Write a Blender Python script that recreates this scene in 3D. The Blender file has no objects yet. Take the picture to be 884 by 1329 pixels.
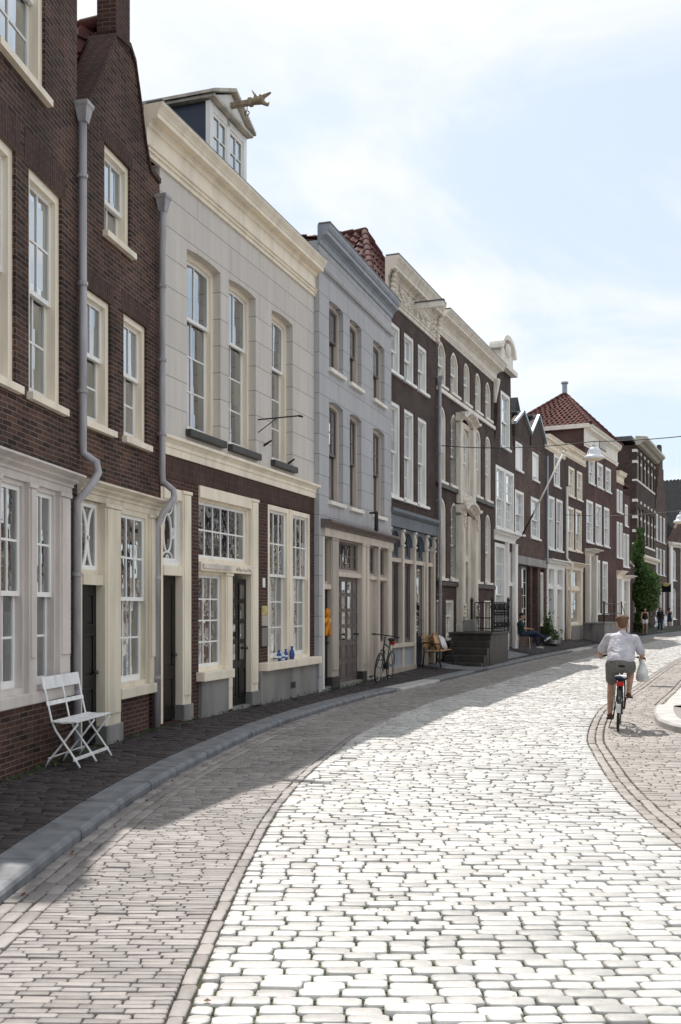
import bpy, bmesh, math, random
import numpy as np
from mathutils import Vector, Matrix
from mathutils.geometry import tessellate_polygon
R = math.radians
random.seed(7); np.random.seed(7)
S = bpy.context.scene
COL = S.collection

# ------------------------------------------------------------------ materials
MATS = {}
def nt(name):
    m = bpy.data.materials.new(name); m.use_nodes = True
    t = m.node_tree; b = t.nodes['Principled BSDF']
    MATS[name] = m
    return m, t, b
def N(t, typ, **kw):
    n = t.nodes.new(typ)
    for k, v in kw.items():
        if k.startswith('i_'): n.inputs[k[2:].replace('_', ' ')].default_value = v
        else: setattr(n, k, v)
    return n
def rgb(c): return (c[0], c[1], c[2], 1)
def s2l(r, g, b):
    f = lambda v: ((v/255+.055)/1.055)**2.4 if v > 10 else v/3294.6
    return (f(r), f(g), f(b))
def noise_mix(t, ca, cb, scale, coord='Object', detail=4, lo=.35, hi=.65, stretch=None):
    tc = N(t, 'ShaderNodeTexCoord')
    n = N(t, 'ShaderNodeTexNoise', i_Scale=scale, i_Detail=detail)
    if stretch:
        mp = N(t, 'ShaderNodeMapping'); mp.inputs['Scale'].default_value = stretch
        t.links.new(tc.outputs[coord], mp.inputs[0]); t.links.new(mp.outputs[0], n.inputs['Vector'])
    else: t.links.new(tc.outputs[coord], n.inputs['Vector'])
    mr = N(t, 'ShaderNodeMapRange'); mr.inputs[1].default_value = lo; mr.inputs[2].default_value = hi
    t.links.new(n.outputs['Fac'], mr.inputs[0])
    mx = N(t, 'ShaderNodeMixRGB'); mx.inputs[1].default_value = rgb(ca); mx.inputs[2].default_value = rgb(cb)
    t.links.new(mr.outputs[0], mx.inputs[0])
    return mx, n
def bump(t, b, src, strength=.3, dist=.01):
    bp = N(t, 'ShaderNodeBump'); bp.inputs['Strength'].default_value = strength; bp.inputs['Distance'].default_value = dist
    t.links.new(src, bp.inputs['Height']); t.links.new(bp.outputs[0], b.inputs['Normal'])
    return bp
def paint(name, c, rough=.5, dirt=.12, scale=3, metal=0, spec=.4):
    """weathered paint / plain surface: two tones, vertical streaks"""
    m, t, b = nt(name)
    d = tuple(v*(1-dirt*2.2) for v in c); l = tuple(min(1, v*(1+dirt*.5)) for v in c)
    mx, n = noise_mix(t, l, d, scale, detail=8, lo=.42, hi=.78, stretch=(1.4, 1.4, .3))
    t.links.new(mx.outputs[0], b.inputs['Base Color'])
    b.inputs['Roughness'].default_value = rough; b.inputs['Metallic'].default_value = metal
    b.inputs['Specular IOR Level'].default_value = spec
    n2 = N(t, 'ShaderNodeTexNoise', i_Scale=22, i_Detail=3); tc = N(t, 'ShaderNodeTexCoord')
    t.links.new(tc.outputs['Object'], n2.inputs['Vector']); bump(t, b, n2.outputs['Fac'], .15, .006)
    return m
def brick(name, c1, c2, mortar, w=.20, h=.056, ms=.006, weather=.5, swap=False):
    m, t, b = nt(name)
    tc = N(t, 'ShaderNodeTexCoord'); sp = N(t, 'ShaderNodeSeparateXYZ'); t.links.new(tc.outputs['Object'], sp.inputs[0])
    ad = N(t, 'ShaderNodeMath', operation='ADD'); t.links.new(sp.outputs[0], ad.inputs[0]); t.links.new(sp.outputs[1], ad.inputs[1])
    cb = N(t, 'ShaderNodeCombineXYZ')
    t.links.new(ad.outputs[0], cb.inputs[1 if swap else 0]); t.links.new(sp.outputs[2], cb.inputs[0 if swap else 1])
    # a little wander so courses are not ruler straight
    wn = N(t, 'ShaderNodeTexNoise', i_Scale=1.7, i_Detail=2); t.links.new(tc.outputs['Object'], wn.inputs['Vector'])
    vm = N(t, 'ShaderNodeVectorMath', operation='SCALE'); vm.inputs['Scale'].default_value = .03
    t.links.new(wn.outputs['Color'], vm.inputs[0])
    va = N(t, 'ShaderNodeVectorMath', operation='ADD'); t.links.new(cb.outputs[0], va.inputs[0]); t.links.new(vm.outputs[0], va.inputs[1])
    br = N(t, 'ShaderNodeTexBrick'); br.offset = .5
    for k, v in (('Scale', 1), ('Brick Width', w), ('Row Height', h), ('Mortar Size', ms), ('Mortar Smooth', .3), ('Bias', -.1)): br.inputs[k].default_value = v
    br.inputs['Color1'].default_value = rgb(c1); br.inputs['Color2'].default_value = rgb(c2); br.inputs['Mortar'].default_value = rgb(mortar)
    t.links.new(va.outputs[0], br.inputs['Vector'])
    n1 = N(t, 'ShaderNodeTexNoise', i_Scale=.9, i_Detail=7, i_Roughness=.65); t.links.new(tc.outputs['Object'], n1.inputs['Vector'])
    mr = N(t, 'ShaderNodeMapRange'); mr.inputs[1].default_value = .3; mr.inputs[2].default_value = .7
    mr.inputs[3].default_value = 1-weather; mr.inputs[4].default_value = 1+weather*.7
    t.links.new(n1.outputs['Fac'], mr.inputs[0])
    mul = N(t, 'ShaderNodeVectorMath', operation='SCALE'); t.links.new(br.outputs['Color'], mul.inputs[0]); t.links.new(mr.outputs[0], mul.inputs['Scale'])
    t.links.new(mul.outputs[0], b.inputs['Base Color'])
    b.inputs['Roughness'].default_value = .8; b.inputs['Specular IOR Level'].default_value = .25
    n3 = N(t, 'ShaderNodeTexNoise', i_Scale=40, i_Detail=2); t.links.new(tc.outputs['Object'], n3.inputs['Vector'])
    mm = N(t, 'ShaderNodeMath', operation='MULTIPLY_ADD'); mm.inputs[1].default_value = -1; t.links.new(br.outputs['Fac'], mm.inputs[0])
    sc = N(t, 'ShaderNodeMath', operation='MULTIPLY'); sc.inputs[1].default_value = .5; t.links.new(n3.outputs['Fac'], sc.inputs[0])
    t.links.new(sc.outputs[0], mm.inputs[2])
    bump(t, b, mm.outputs[0], .7, .008)
    return m
def glass(name, wav=.05, wscale=1.3, boost=2.0, tone=.02, curtain=.25, tilt=.05):
    """old window glass: wavy, reflects sky and street over a dim room with some curtain"""
    m, t, b = nt(name)
    tc = N(t, 'ShaderNodeTexCoord')
    n = N(t, 'ShaderNodeTexNoise', i_Scale=wscale, i_Detail=2); t.links.new(tc.outputs['Object'], n.inputs['Vector'])
    bp = N(t, 'ShaderNodeBump'); bp.inputs['Strength'].default_value = 1; bp.inputs['Distance'].default_value = wav
    t.links.new(n.outputs['Fac'], bp.inputs['Height'])
    n2 = N(t, 'ShaderNodeTexNoise', i_Scale=1.1, i_Detail=1)
    mp = N(t, 'ShaderNodeMapping'); mp.inputs['Scale'].default_value = (2.2, 1, .15)
    t.links.new(tc.outputs['Object'], mp.inputs[0]); t.links.new(mp.outputs[0], n2.inputs['Vector'])
    mr = N(t, 'ShaderNodeMapRange'); mr.inputs[1].default_value = .5; mr.inputs[2].default_value = .62
    t.links.new(n2.outputs['Fac'], mr.inputs[0])
    mx = N(t, 'ShaderNodeMixRGB'); mx.inputs[1].default_value = (tone, tone, tone*1.05, 1); mx.inputs[2].default_value = (curtain, curtain, curtain*1.02, 1)
    t.links.new(mr.outputs[0], mx.inputs[0])
    # every old pane sits at its own slight angle
    sn = N(t, 'ShaderNodeVectorMath', operation='SNAP'); sn.inputs[1].default_value = (.31, 9, .43); t.links.new(tc.outputs['Object'], sn.inputs[0])
    wn = N(t, 'ShaderNodeTexWhiteNoise'); t.links.new(sn.outputs[0], wn.inputs['Vector'])
    ce = N(t, 'ShaderNodeVectorMath', operation='SUBTRACT'); ce.inputs[1].default_value = (.5, .5, .5); t.links.new(wn.outputs['Color'], ce.inputs[0])
    sc = N(t, 'ShaderNodeVectorMath', operation='SCALE'); sc.inputs['Scale'].default_value = tilt; t.links.new(ce.outputs[0], sc.inputs[0])
    nn = N(t, 'ShaderNodeVectorMath', operation='ADD'); t.links.new(bp.outputs[0], nn.inputs[0]); t.links.new(sc.outputs[0], nn.inputs[1])
    nz = N(t, 'ShaderNodeVectorMath', operation='NORMALIZE'); t.links.new(nn.outputs[0], nz.inputs[0])
    df = N(t, 'ShaderNodeBsdfDiffuse'); t.links.new(mx.outputs[0], df.inputs[0])
    gl = N(t, 'ShaderNodeBsdfGlossy'); gl.inputs['Roughness'].default_value = .02; gl.inputs[0].default_value = (.93, .97, 1, 1)
    fr = N(t, 'ShaderNodeFresnel', i_IOR=1.5)
    for q in (gl, fr): t.links.new(nz.outputs[0], q.inputs['Normal'])
    ml = N(t, 'ShaderNodeMath', operation='MULTIPLY_ADD'); ml.use_clamp = True; ml.inputs[1].default_value = boost; ml.inputs[2].default_value = .03
    t.links.new(fr.outputs[0], ml.inputs[0])
    ms = N(t, 'ShaderNodeMixShader'); t.links.new(ml.outputs[0], ms.inputs[0]); t.links.new(df.outputs[0], ms.inputs[1]); t.links.new(gl.outputs[0], ms.inputs[2])
    t.links.new(ms.outputs[0], t.nodes['Material Output'].inputs[0])
    return m
def stone_mat(name, ca, cb, rough=.6, spec=.5, nscale=18):
    """setts and clinkers: tint per stone from the mesh attribute, with speckle"""
    m, t, b = nt(name)
    at = N(t, 'ShaderNodeAttribute'); at.attribute_name = 'tint'
    mx = N(t, 'ShaderNodeMixRGB'); mx.inputs[1].default_value = rgb(ca); mx.inputs[2].default_value = rgb(cb)
    t.links.new(at.outputs['Fac'], mx.inputs[0])
    tc = N(t, 'ShaderNodeTexCoord')
    n = N(t, 'ShaderNodeTexNoise', i_Scale=nscale, i_Detail=6, i_Roughness=.7); t.links.new(tc.outputs['Object'], n.inputs['Vector'])
    n2 = N(t, 'ShaderNodeTexNoise', i_Scale=.7, i_Detail=3); t.links.new(tc.outputs['Object'], n2.inputs['Vector'])
    av = N(t, 'ShaderNodeMath', operation='ADD'); t.links.new(n.outputs['Fac'], av.inputs[0]); t.links.new(n2.outputs['Fac'], av.inputs[1])
    mr = N(t, 'ShaderNodeMapRange'); mr.inputs[1].default_value = .6; mr.inputs[2].default_value = 1.4; mr.inputs[3].default_value = .72; mr.inputs[4].default_value = 1.18
    t.links.new(av.outputs[0], mr.inputs[0])
    mu = N(t, 'ShaderNodeVectorMath', operation='SCALE'); t.links.new(mx.outputs[0], mu.inputs[0]); t.links.new(mr.outputs[0], mu.inputs['Scale'])
    t.links.new(mu.outputs[0], b.inputs['Base Color'])
    b.inputs['Roughness'].default_value = rough; b.inputs['Specular IOR Level'].default_value = spec
    bump(t, b, n.outputs['Fac'], .5, .006)
    return m
def flat(name, c, rough=.5, metal=0, spec=.5):
    m, t, b = nt(name)
    mx, n = noise_mix(t, c, tuple(v*.72 for v in c), 9, detail=4)
    t.links.new(mx.outputs[0], b.inputs['Base Color'])
    b.inputs['Roughness'].default_value = rough; b.inputs['Metallic'].default_value = metal; b.inputs['Specular IOR Level'].default_value = spec
    return m
def leafmat(name, ca, cb):
    m, t, b = nt(name)
    mx, n = noise_mix(t, ca, cb, 2.5, detail=3)
    t.links.new(mx.outputs[0], b.inputs['Base Color']); b.inputs['Roughness'].default_value = .45
    tr = N(t, 'ShaderNodeBsdfTranslucent'); t.links.new(mx.outputs[0], tr.inputs[0])
    ms = N(t, 'ShaderNodeMixShader'); ms.inputs[0].default_value = .3
    t.links.new(b.outputs[0], ms.inputs[1]); t.links.new(tr.outputs[0], ms.inputs[2]); t.links.new(ms.outputs[0], t.nodes['Material Output'].inputs[0])
    return m

brick('brick_a', (.102, .050, .037), (.022, .0135, .013), (.19, .15, .125), weather=.6)
brick('brick_b', (.112, .053, .039), (.026, .015, .014), (.20, .16, .13), weather=.6)
brick('brick_red', (.085, .036, .028), (.042, .021, .019), (.15, .12, .10), weather=.35)
brick('brick_soldier', (.085, .040, .032), (.045, .024, .022), (.12, .095, .08), w=.20, h=.056, weather=.35, swap=True)
brick('brick_c', (.082, .052, .044), (.045, .030, .028), (.13, .105, .095), ms=.006)
brick('brick_d', (.090, .052, .045), (.052, .030, .028), (.12, .098, .09), ms=.006)
brick('brick_e', (.125, .075, .062), (.075, .046, .040), (.17, .14, .12), ms=.006)
brick('brick_f', (.110, .050, .044), (.065, .030, .028), (.15, .11, .10), ms=.005)
brick('brick_opp', (.25, .16, .125), (.18, .115, .09), (.38, .33, .29))
def stucco(name, c, rowh, bw, groove):
    m, t, b = nt(name)
    tc = N(t, 'ShaderNodeTexCoord'); sp = N(t, 'ShaderNodeSeparateXYZ'); t.links.new(tc.outputs['Object'], sp.inputs[0])
    ad = N(t, 'ShaderNodeMath', operation='ADD'); t.links.new(sp.outputs[0], ad.inputs[0]); t.links.new(sp.outputs[1], ad.inputs[1])
    cb = N(t, 'ShaderNodeCombineXYZ'); t.links.new(ad.outputs[0], cb.inputs[0]); t.links.new(sp.outputs[2], cb.inputs[1])
    br = N(t, 'ShaderNodeTexBrick'); br.offset = .5
    for k, v in (('Scale', 1), ('Brick Width', bw), ('Row Height', rowh), ('Mortar Size', .007), ('Mortar Smooth', .1), ('Bias', 0)): br.inputs[k].default_value = v
    t.links.new(cb.outputs[0], br.inputs['Vector'])
    br.inputs['Color1'].default_value = rgb(c); br.inputs['Color2'].default_value = rgb(tuple(v*.94 for v in c)); br.inputs['Mortar'].default_value = rgb(groove)
    n1 = N(t, 'ShaderNodeTexNoise', i_Scale=.8, i_Detail=8, i_Roughness=.7); mp = N(t, 'ShaderNodeMapping'); mp.inputs['Scale'].default_value = (1.6, 1.6, .5)
    t.links.new(tc.outputs['Object'], mp.inputs[0]); t.links.new(mp.outputs[0], n1.inputs['Vector'])
    mr = N(t, 'ShaderNodeMapRange'); mr.inputs[1].default_value = .3; mr.inputs[2].default_value = .7; mr.inputs[3].default_value = .80; mr.inputs[4].default_value = 1.08
    # rain streaks run down the plaster
    n4 = N(t, 'ShaderNodeTexNoise', i_Scale=5, i_Detail=5, i_Roughness=.7); m4 = N(t, 'ShaderNodeMapping'); m4.inputs['Scale'].default_value = (1.2, 1.2, .05)
    t.links.new(tc.outputs['Object'], m4.inputs[0]); t.links.new(m4.outputs[0], n4.inputs['Vector'])
    av = N(t, 'ShaderNodeMath', operation='MULTIPLY_ADD'); av.inputs[1].default_value = .5; t.links.new(n4.outputs['Fac'], av.inputs[0]); hf = N(t, 'ShaderNodeMath', operation='MULTIPLY'); hf.inputs[1].default_value = .5; t.links.new(n1.outputs['Fac'], hf.inputs[0]); t.links.new(hf.outputs[0], av.inputs[2])
    t.links.new(av.outputs[0], mr.inputs[0])
    mu = N(t, 'ShaderNodeVectorMath', operation='SCALE'); t.links.new(br.outputs['Color'], mu.inputs[0]); t.links.new(mr.outputs[0], mu.inputs['Scale'])
    t.links.new(mu.outputs[0], b.inputs['Base Color']); b.inputs['Roughness'].default_value = .75; b.inputs['Specular IOR Level'].default_value = .2
    n3 = N(t, 'ShaderNodeTexNoise', i_Scale=30, i_Detail=4); t.links.new(tc.outputs['Object'], n3.inputs['Vector'])
    bump(t, b, n3.outputs['Fac'], .2, .004)
stucco('stucco_warm', (.70, .65, .605), .42, 2.3, (.34, .31, .285))
stucco('stucco_light', (.80, .77, .72), .42, 1.3, (.6, .57, .52))
stucco('stucco_grey', (.51, .51, .53), .40, 1.2, (.24, .24, .27))
paint('cream', (.90, .80, .655), dirt=.09); paint('cream_dark', (.74, .66, .53), dirt=.14); paint('lilac', (.66, .60, .565)); paint('white', (.90, .89, .87), dirt=.05)
paint('offwhite', (.84, .79, .71), dirt=.08); paint('greige', (.46, .40, .35)); paint('greige_lt', (.64, .56, .48)); paint('bluegrey', (.13, .15, .18))
paint('zincblue', (.30, .33, .38), rough=.4); paint('umber', (.16, .13, .125)); paint('stone', (.27, .26, .25), dirt=.25, scale=2); paint('stone_dark', (.052, .047, .043), dirt=.3)
paint('panelblue', (.36, .39, .43)); paint('ornament', (.70, .64, .56), dirt=.16, scale=4); paint('black_paint', (.008, .008, .009), rough=.32, spec=.22); paint('oak', (.30, .24, .16), dirt=.2, scale=8); paint('dark_brown', (.018, .013, .012), rough=.35, spec=.25)
paint('navy', (.035, .05, .085)); paint('pipe', (.40, .38, .40), rough=.45, scale=5, dirt=.2); paint('lead', (.10, .11, .12), rough=.5); paint('iron', (.015, .015, .017), rough=.4)
paint('slate', (.045, .047, .052), rough=.85, spec=.1); paint('kerbstone', (.19, .198, .215), dirt=.26, rough=.6, scale=4); paint('kerb_light', (.50, .49, .47), dirt=.15, scale=2)
paint('zinc', (.34, .38, .43), rough=.35, metal=.3); paint('sandstone', (.5, .46, .40), dirt=.2); paint('concrete', (.22, .21, .205), dirt=.3)
paint('bench_white', (.80, .80, .80), dirt=.10, scale=9)
paint('wood', (.42, .26, .12), scale=6, dirt=.2); paint('door_green', (.009, .010, .009), rough=.3, spec=.25)
glass('glass_old', .013, 2.4, 3.8, .006, .03, .08); glass('glass_up', .010, 1.1, 4.2, .004, .012); glass('glass_shop', .014, .9, 2.4, .012, .04); glass('glass_far', .01, .8, 2.4, .03, .35)
m, t, b = nt('tile')
mx, n = noise_mix(t, (.135, .052, .045), (.065, .030, .030), 3.2, detail=5); t.links.new(mx.outputs[0], b.inputs['Base Color']); b.inputs['Roughness'].default_value = .85; b.inputs['Specular IOR Level'].default_value = .15
m, t, b = nt('sand')
mx, n = noise_mix(t, (.045, .038, .030), (.045, .062, .018), .8, detail=8, lo=.48, hi=.60); t.links.new(mx.outputs[0], b.inputs['Base Color']); b.inputs['Roughness'].default_value = .95
stone_mat('setts', (.41, .40, .385), (.62, .61, .59), .5, .5); stone_mat('clinker', (.225, .205, .195), (.375, .345, .33), .6, .4)
stone_mat('clinker_right', (.26, .235, .215), (.38, .345, .32), .6, .4); stone_mat('pavers', (.024, .019, .021), (.062, .050, .051), .6, .4)
leafmat('leaf', (.035, .085, .016), (.075, .15, .03)); leafmat('leaf_light', (.10, .19, .04), (.06, .12, .02)); leafmat('dry_leaf', (.22, .10, .04), (.10, .05, .03))
for k, c in dict(skin=(.55, .33, .24), hair_blond=(.17, .10, .06), hair_dark=(.03, .02, .016), shirt=(.62, .60, .66), shorts=(.17, .165, .155), shoe=(.11, .05, .028),
                 white_cloth=(.8, .8, .8), black_cloth=(.015, .015, .017), jeans=(.035, .05, .10), navy_cloth=(.02, .028, .07), blue_cloth=(.42, .55, .70), green_cloth=(.03, .065, .06),
                 tan_cloth=(.45, .25, .14), orange_cloth=(.75, .28, .02), yellow=(.62, .50, .22), delft=(.06, .12, .34), porcelain=(.82, .84, .88), red=(.6, .03, .03), brown_bag=(.10, .07, .045)).items(): flat(k, c, .75, 0, .25)
for k in ('shirt', 'shorts', 'white_cloth', 'black_cloth', 'blue_cloth', 'jeans'):      # cloth creases
    m = MATS[k]; t = m.node_tree; tc = N(t, 'ShaderNodeTexCoord'); mp = N(t, 'ShaderNodeMapping'); mp.inputs['Scale'].default_value = (1, 1, .55); mp.inputs['Rotation'].default_value = (.3, .5, .2)
    n = N(t, 'ShaderNodeTexNoise', i_Scale=9, i_Detail=3, i_Distortion=1.2); t.links.new(tc.outputs['Object'], mp.inputs[0]); t.links.new(mp.outputs[0], n.inputs['Vector']); bump(t, t.nodes['Principled BSDF'], n.outputs['Fac'], 1, .035)
flat('rubber', (.012, .012, .012), .6); flat('chrome', (.6, .6, .6), .25, 1); flat('bike_black', (.012, .014, .016), .25, 0, .6); flat('bike_green', (.02, .05, .045), .3, 0, .6); flat('bike_silver', (.5, .5, .5), .3, .8)
m, t, b = nt('lamp_white'); b.inputs['Base Color'].default_value = (.78, .80, .84, 1); b.inputs['Roughness'].default_value = .3
m, t, b = nt('plastic_bag'); mx, n = noise_mix(t, (.78, .80, .78), (.55, .58, .56), 9, detail=4); t.links.new(mx.outputs[0], b.inputs['Base Color']); b.inputs['Roughness'].default_value = .25
bump(t, b, n.outputs['Fac'], .6, .03)

# ------------------------------------------------------------------ mesh helper
class MB:
    def __init__(s): s.v = []; s.f = []
    def add(s, vs, fs):
        o = len(s.v); s.v += [tuple(p) for p in vs]; s.f += [tuple(i+o for i in q) for q in fs]; return s
    def box(s, x0, x1, y0, y1, z0, z1):
        return s.add([(x0,y0,z0),(x1,y0,z0),(x1,y1,z0),(x0,y1,z0),(x0,y0,z1),(x1,y0,z1),(x1,y1,z1),(x0,y1,z1)],
                     [(0,3,2,1),(4,5,6,7),(0,1,5,4),(1,2,6,5),(2,3,7,6),(3,0,4,7)])
    def quad(s, a, b, c, d): return s.add([a,b,c,d], [(0,1,2,3)])
    def tri(s, a, b, c): return s.add([a,b,c], [(0,1,2)])
    def prism(s, pts, y0, y1):
        """polygon in (x, z) extruded along y"""
        n = len(pts)
        return s.add([(p[0],y0,p[1]) for p in pts]+[(p[0],y1,p[1]) for p in pts],
              [tuple(range(n)), tuple(range(2*n-1,n-1,-1))]+[(i,i+n,(i+1)%n+n,(i+1)%n) for i in range(n)])
    def profile(s, pts, u0, u1):
        """moulding: (out, z) polygon run along x from u0 to u1; out is towards the street (-y)"""
        n = len(pts)
        return s.add([(u0,-p[0],p[1]) for p in pts]+[(u1,-p[0],p[1]) for p in pts],
              [tuple(range(n-1,-1,-1)), tuple(range(n,2*n))]+[(i,(i+1)%n,(i+1)%n+n,i+n) for i in range(n)])
    def tube(s, pts, r, seg=8, cap=True):
        pts = [Vector(p) for p in pts]; n = len(pts)
        rs = r if isinstance(r, (list, tuple)) else [r]*n
        vs = []; fs = []; up = None
        for i, p in enumerate(pts):
            d = (pts[min(i+1,n-1)]-pts[max(i-1,0)]).normalized()
            if up is None: up = d.orthogonal().normalized()
            up = (up - d*up.dot(d)); up = up.normalized() if up.length > 1e-6 else d.orthogonal().normalized()
            w = d.cross(up)
            for k in range(seg):
                a = 2*math.pi*k/seg; vs.append(p+(up*math.cos(a)+w*math.sin(a))*rs[i])
        for i in range(n-1):
            for k in range(seg):
                fs.append((i*seg+k, i*seg+(k+1)%seg, (i+1)*seg+(k+1)%seg, (i+1)*seg+k))
        if cap: fs += [tuple(range(seg-1,-1,-1)), tuple(range((n-1)*seg, n*seg))]
        return s.add(vs, fs)
    def lathe(s, c, prof, seg=16):
        """(r, z) profile turned about the z axis through c"""
        vs = []; fs = []; n = len(prof)
        for r, z in prof:
            for k in range(seg): a = 2*math.pi*k/seg; vs.append((c[0]+r*math.cos(a), c[1]+r*math.sin(a), c[2]+z))
        for i in range(n-1):
            for k in range(seg): fs.append((i*seg+k, i*seg+(k+1)%seg, (i+1)*seg+(k+1)%seg, (i+1)*seg+k))
        return s.add(vs, fs)
    def ell(s, c, r, seg=12, rings=8, rot=None):
        vs = []; fs = []
        for i in range(rings+1):
            ph = math.pi*(i/rings-.5)
            for k in range(seg):
                a = 2*math.pi*k/seg; q = Vector((r[0]*math.cos(ph)*math.cos(a), r[1]*math.cos(ph)*math.sin(a), r[2]*math.sin(ph)))
                if rot: q = rot @ q
                vs.append(q+Vector(c))
        for i in range(rings):
            for k in range(seg): fs.append((i*seg+k, i*seg+(k+1)%seg, (i+1)*seg+(k+1)%seg, (i+1)*seg+k))
        return s.add(vs, fs)
    def cap(s, a, ra, b, rb, seg=12):
        """tapered capsule"""
        a = Vector(a); b = Vector(b); d = (b-a).normalized(); pts = []; rs = []
        for k in (0, 25, 50, 75): pts.append(a-d*ra*math.cos(R(k))); rs.append(max(.001, ra*math.sin(R(k))))
        pts.append(a); rs.append(ra); pts.append(b); rs.append(rb)
        for k in (75, 50, 25, 0): pts.append(b+d*rb*math.cos(R(k))); rs.append(max(.001, rb*math.sin(R(k))))
        return s.tube(pts, rs, seg)
    def ring(s, out, inn, y0, y1):
        n = len(out); vs = [(p[0],y0,p[1]) for p in out]+[(p[0],y0,p[1]) for p in inn]+[(p[0],y1,p[1]) for p in out]+[(p[0],y1,p[1]) for p in inn]
        fs = []
        for i in range(n):
            j = (i+1)%n
            fs += [(i,j,n+j,n+i), (n+i,n+j,3*n+j,3*n+i), (j,i,2*n+i,2*n+j)]
        return s.add(vs, fs)
    def torus(s, c, R0, r, axis='x', seg=28, ts=7):
        vs = []; fs = []
        for i in range(seg):
            a = 2*math.pi*i/seg
            for k in range(ts):
                b = 2*math.pi*k/ts; q = (R0+r*math.cos(b)); h = r*math.sin(b)
                p = (h, q*math.cos(a), q*math.sin(a)) if axis == 'x' else (q*math.cos(a), q*math.sin(a), h)
                vs.append((c[0]+p[0], c[1]+p[1], c[2]+p[2]))
        for i in range(seg):
            for k in range(ts): fs.append((i*ts+k, ((i+1)%seg)*ts+k, ((i+1)%seg)*ts+(k+1)%ts, i*ts+(k+1)%ts))
        return s.add(vs, fs)
    def mesh(s, name):
        me = bpy.data.meshes.new(name); me.from_pydata(s.v, [], s.f); me.update(); return me
    def build(s, name, mat, parent=None, smooth=False, bevel=0, seg=2, fix=True):
        me = s.mesh(name)
        if fix or bevel:
            bm = bmesh.new(); bm.from_mesh(me); bmesh.ops.recalc_face_normals(bm, faces=bm.faces)
            if bevel: bmesh.ops.bevel(bm, geom=[e for e in bm.edges if len(e.link_faces) == 2 and e.calc_face_angle(0) > .6], offset=bevel, segments=seg, profile=.6, affect='EDGES')
            bm.to_mesh(me); bm.free()
        if smooth: me.polygons.foreach_set('use_smooth', [True]*len(me.polygons))
        me.materials.append(MATS[mat]); o = bpy.data.objects.new(name, me); COL.objects.link(o)
        if parent: o.parent = parent
        return o
def tag(o, label=None, cat=None, group=None, kind=None):
    if label: o['label'] = label
    if cat: o['category'] = cat
    if group: o['group'] = group
    if kind: o['kind'] = kind
    return o
def thing(name, label, cat, loc=(0,0,0), rz=0, group=None):
    o = bpy.data.objects.new(name, None); COL.objects.link(o); o.empty_display_size = .2
    o.location = loc; o.rotation_euler = (0,0,rz)
    return tag(o, label, cat, group)
def copy_tree(o, parent=None):
    c = o.copy(); COL.objects.link(c)
    if parent: c.parent = parent
    for ch in list(o.children): copy_tree(ch, c)
    return c
def blob(mb, name, mat, parent, voxel=.014, it=4, extra=None):
    """one continuous skin over overlapping shapes"""
    me = mb.mesh('tmp'); o = bpy.data.objects.new('tmp', me); COL.objects.link(o)
    r = o.modifiers.new('r', 'REMESH'); r.mode = 'VOXEL'; r.voxel_size = voxel
    q = o.modifiers.new('s', 'SMOOTH'); q.iterations = it; q.factor = .5
    dg = bpy.context.evaluated_depsgraph_get(); m2 = bpy.data.meshes.new_from_object(o.evaluated_get(dg))
    bpy.data.objects.remove(o); bpy.data.meshes.remove(me)
    if extra:
        bm = bmesh.new(); bm.from_mesh(m2); e = extra.mesh('e'); bm.from_mesh(e); bmesh.ops.recalc_face_normals(bm, faces=bm.faces); bm.to_mesh(m2); bm.free()
    m2.polygons.foreach_set('use_smooth', [True]*len(m2.polygons)); m2.materials.clear(); m2.materials.append(MATS[mat]); m2.name = name
    n = bpy.data.objects.new(name, m2); COL.objects.link(n); n.parent = parent
    return n
# ------------------------------------------------------------------ camera, light, sky
cam = bpy.data.cameras.new('camera'); co = bpy.data.objects.new('camera', cam); COL.objects.link(co)
co.location = (0, 0, 1.75); co.rotation_euler = (R(90), 0, 0)
cam.sensor_fit = 'VERTICAL'; cam.sensor_height = 36; cam.lens = 35; cam.shift_y = .0944; cam.clip_end = 3000; cam.clip_start = .05
S.camera = co
SUN_AZ, SUN_EL = -9.5, 57.0
sd = Vector((math.sin(R(SUN_AZ))*math.cos(R(SUN_EL)), math.cos(R(SUN_AZ))*math.cos(R(SUN_EL)), math.sin(R(SUN_EL))))
sl = bpy.data.lights.new('sun', 'SUN'); sl.energy = 5; sl.angle = R(.5); sl.color = (1, .95, .88)
so = bpy.data.objects.new('sun', sl); COL.objects.link(so); so.rotation_euler = sd.to_track_quat('Z', 'Y').to_euler(); so.location = (0, 0, 60)
W = bpy.data.worlds.new('World'); S.world = W; W.use_nodes = True; t = W.node_tree
bg = t.nodes['Background']; bg.inputs[1].default_value = .15
sky = N(t, 'ShaderNodeTexSky'); sky.sky_type = 'NISHITA'; sky.sun_disc = False; sky.sun_elevation = R(SUN_EL); sky.sun_rotation = R(SUN_AZ)
sky.air_density = 1.0; sky.dust_density = 1.6; sky.ozone_density = 1.2
tc = N(t, 'ShaderNodeTexCoord')
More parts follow.
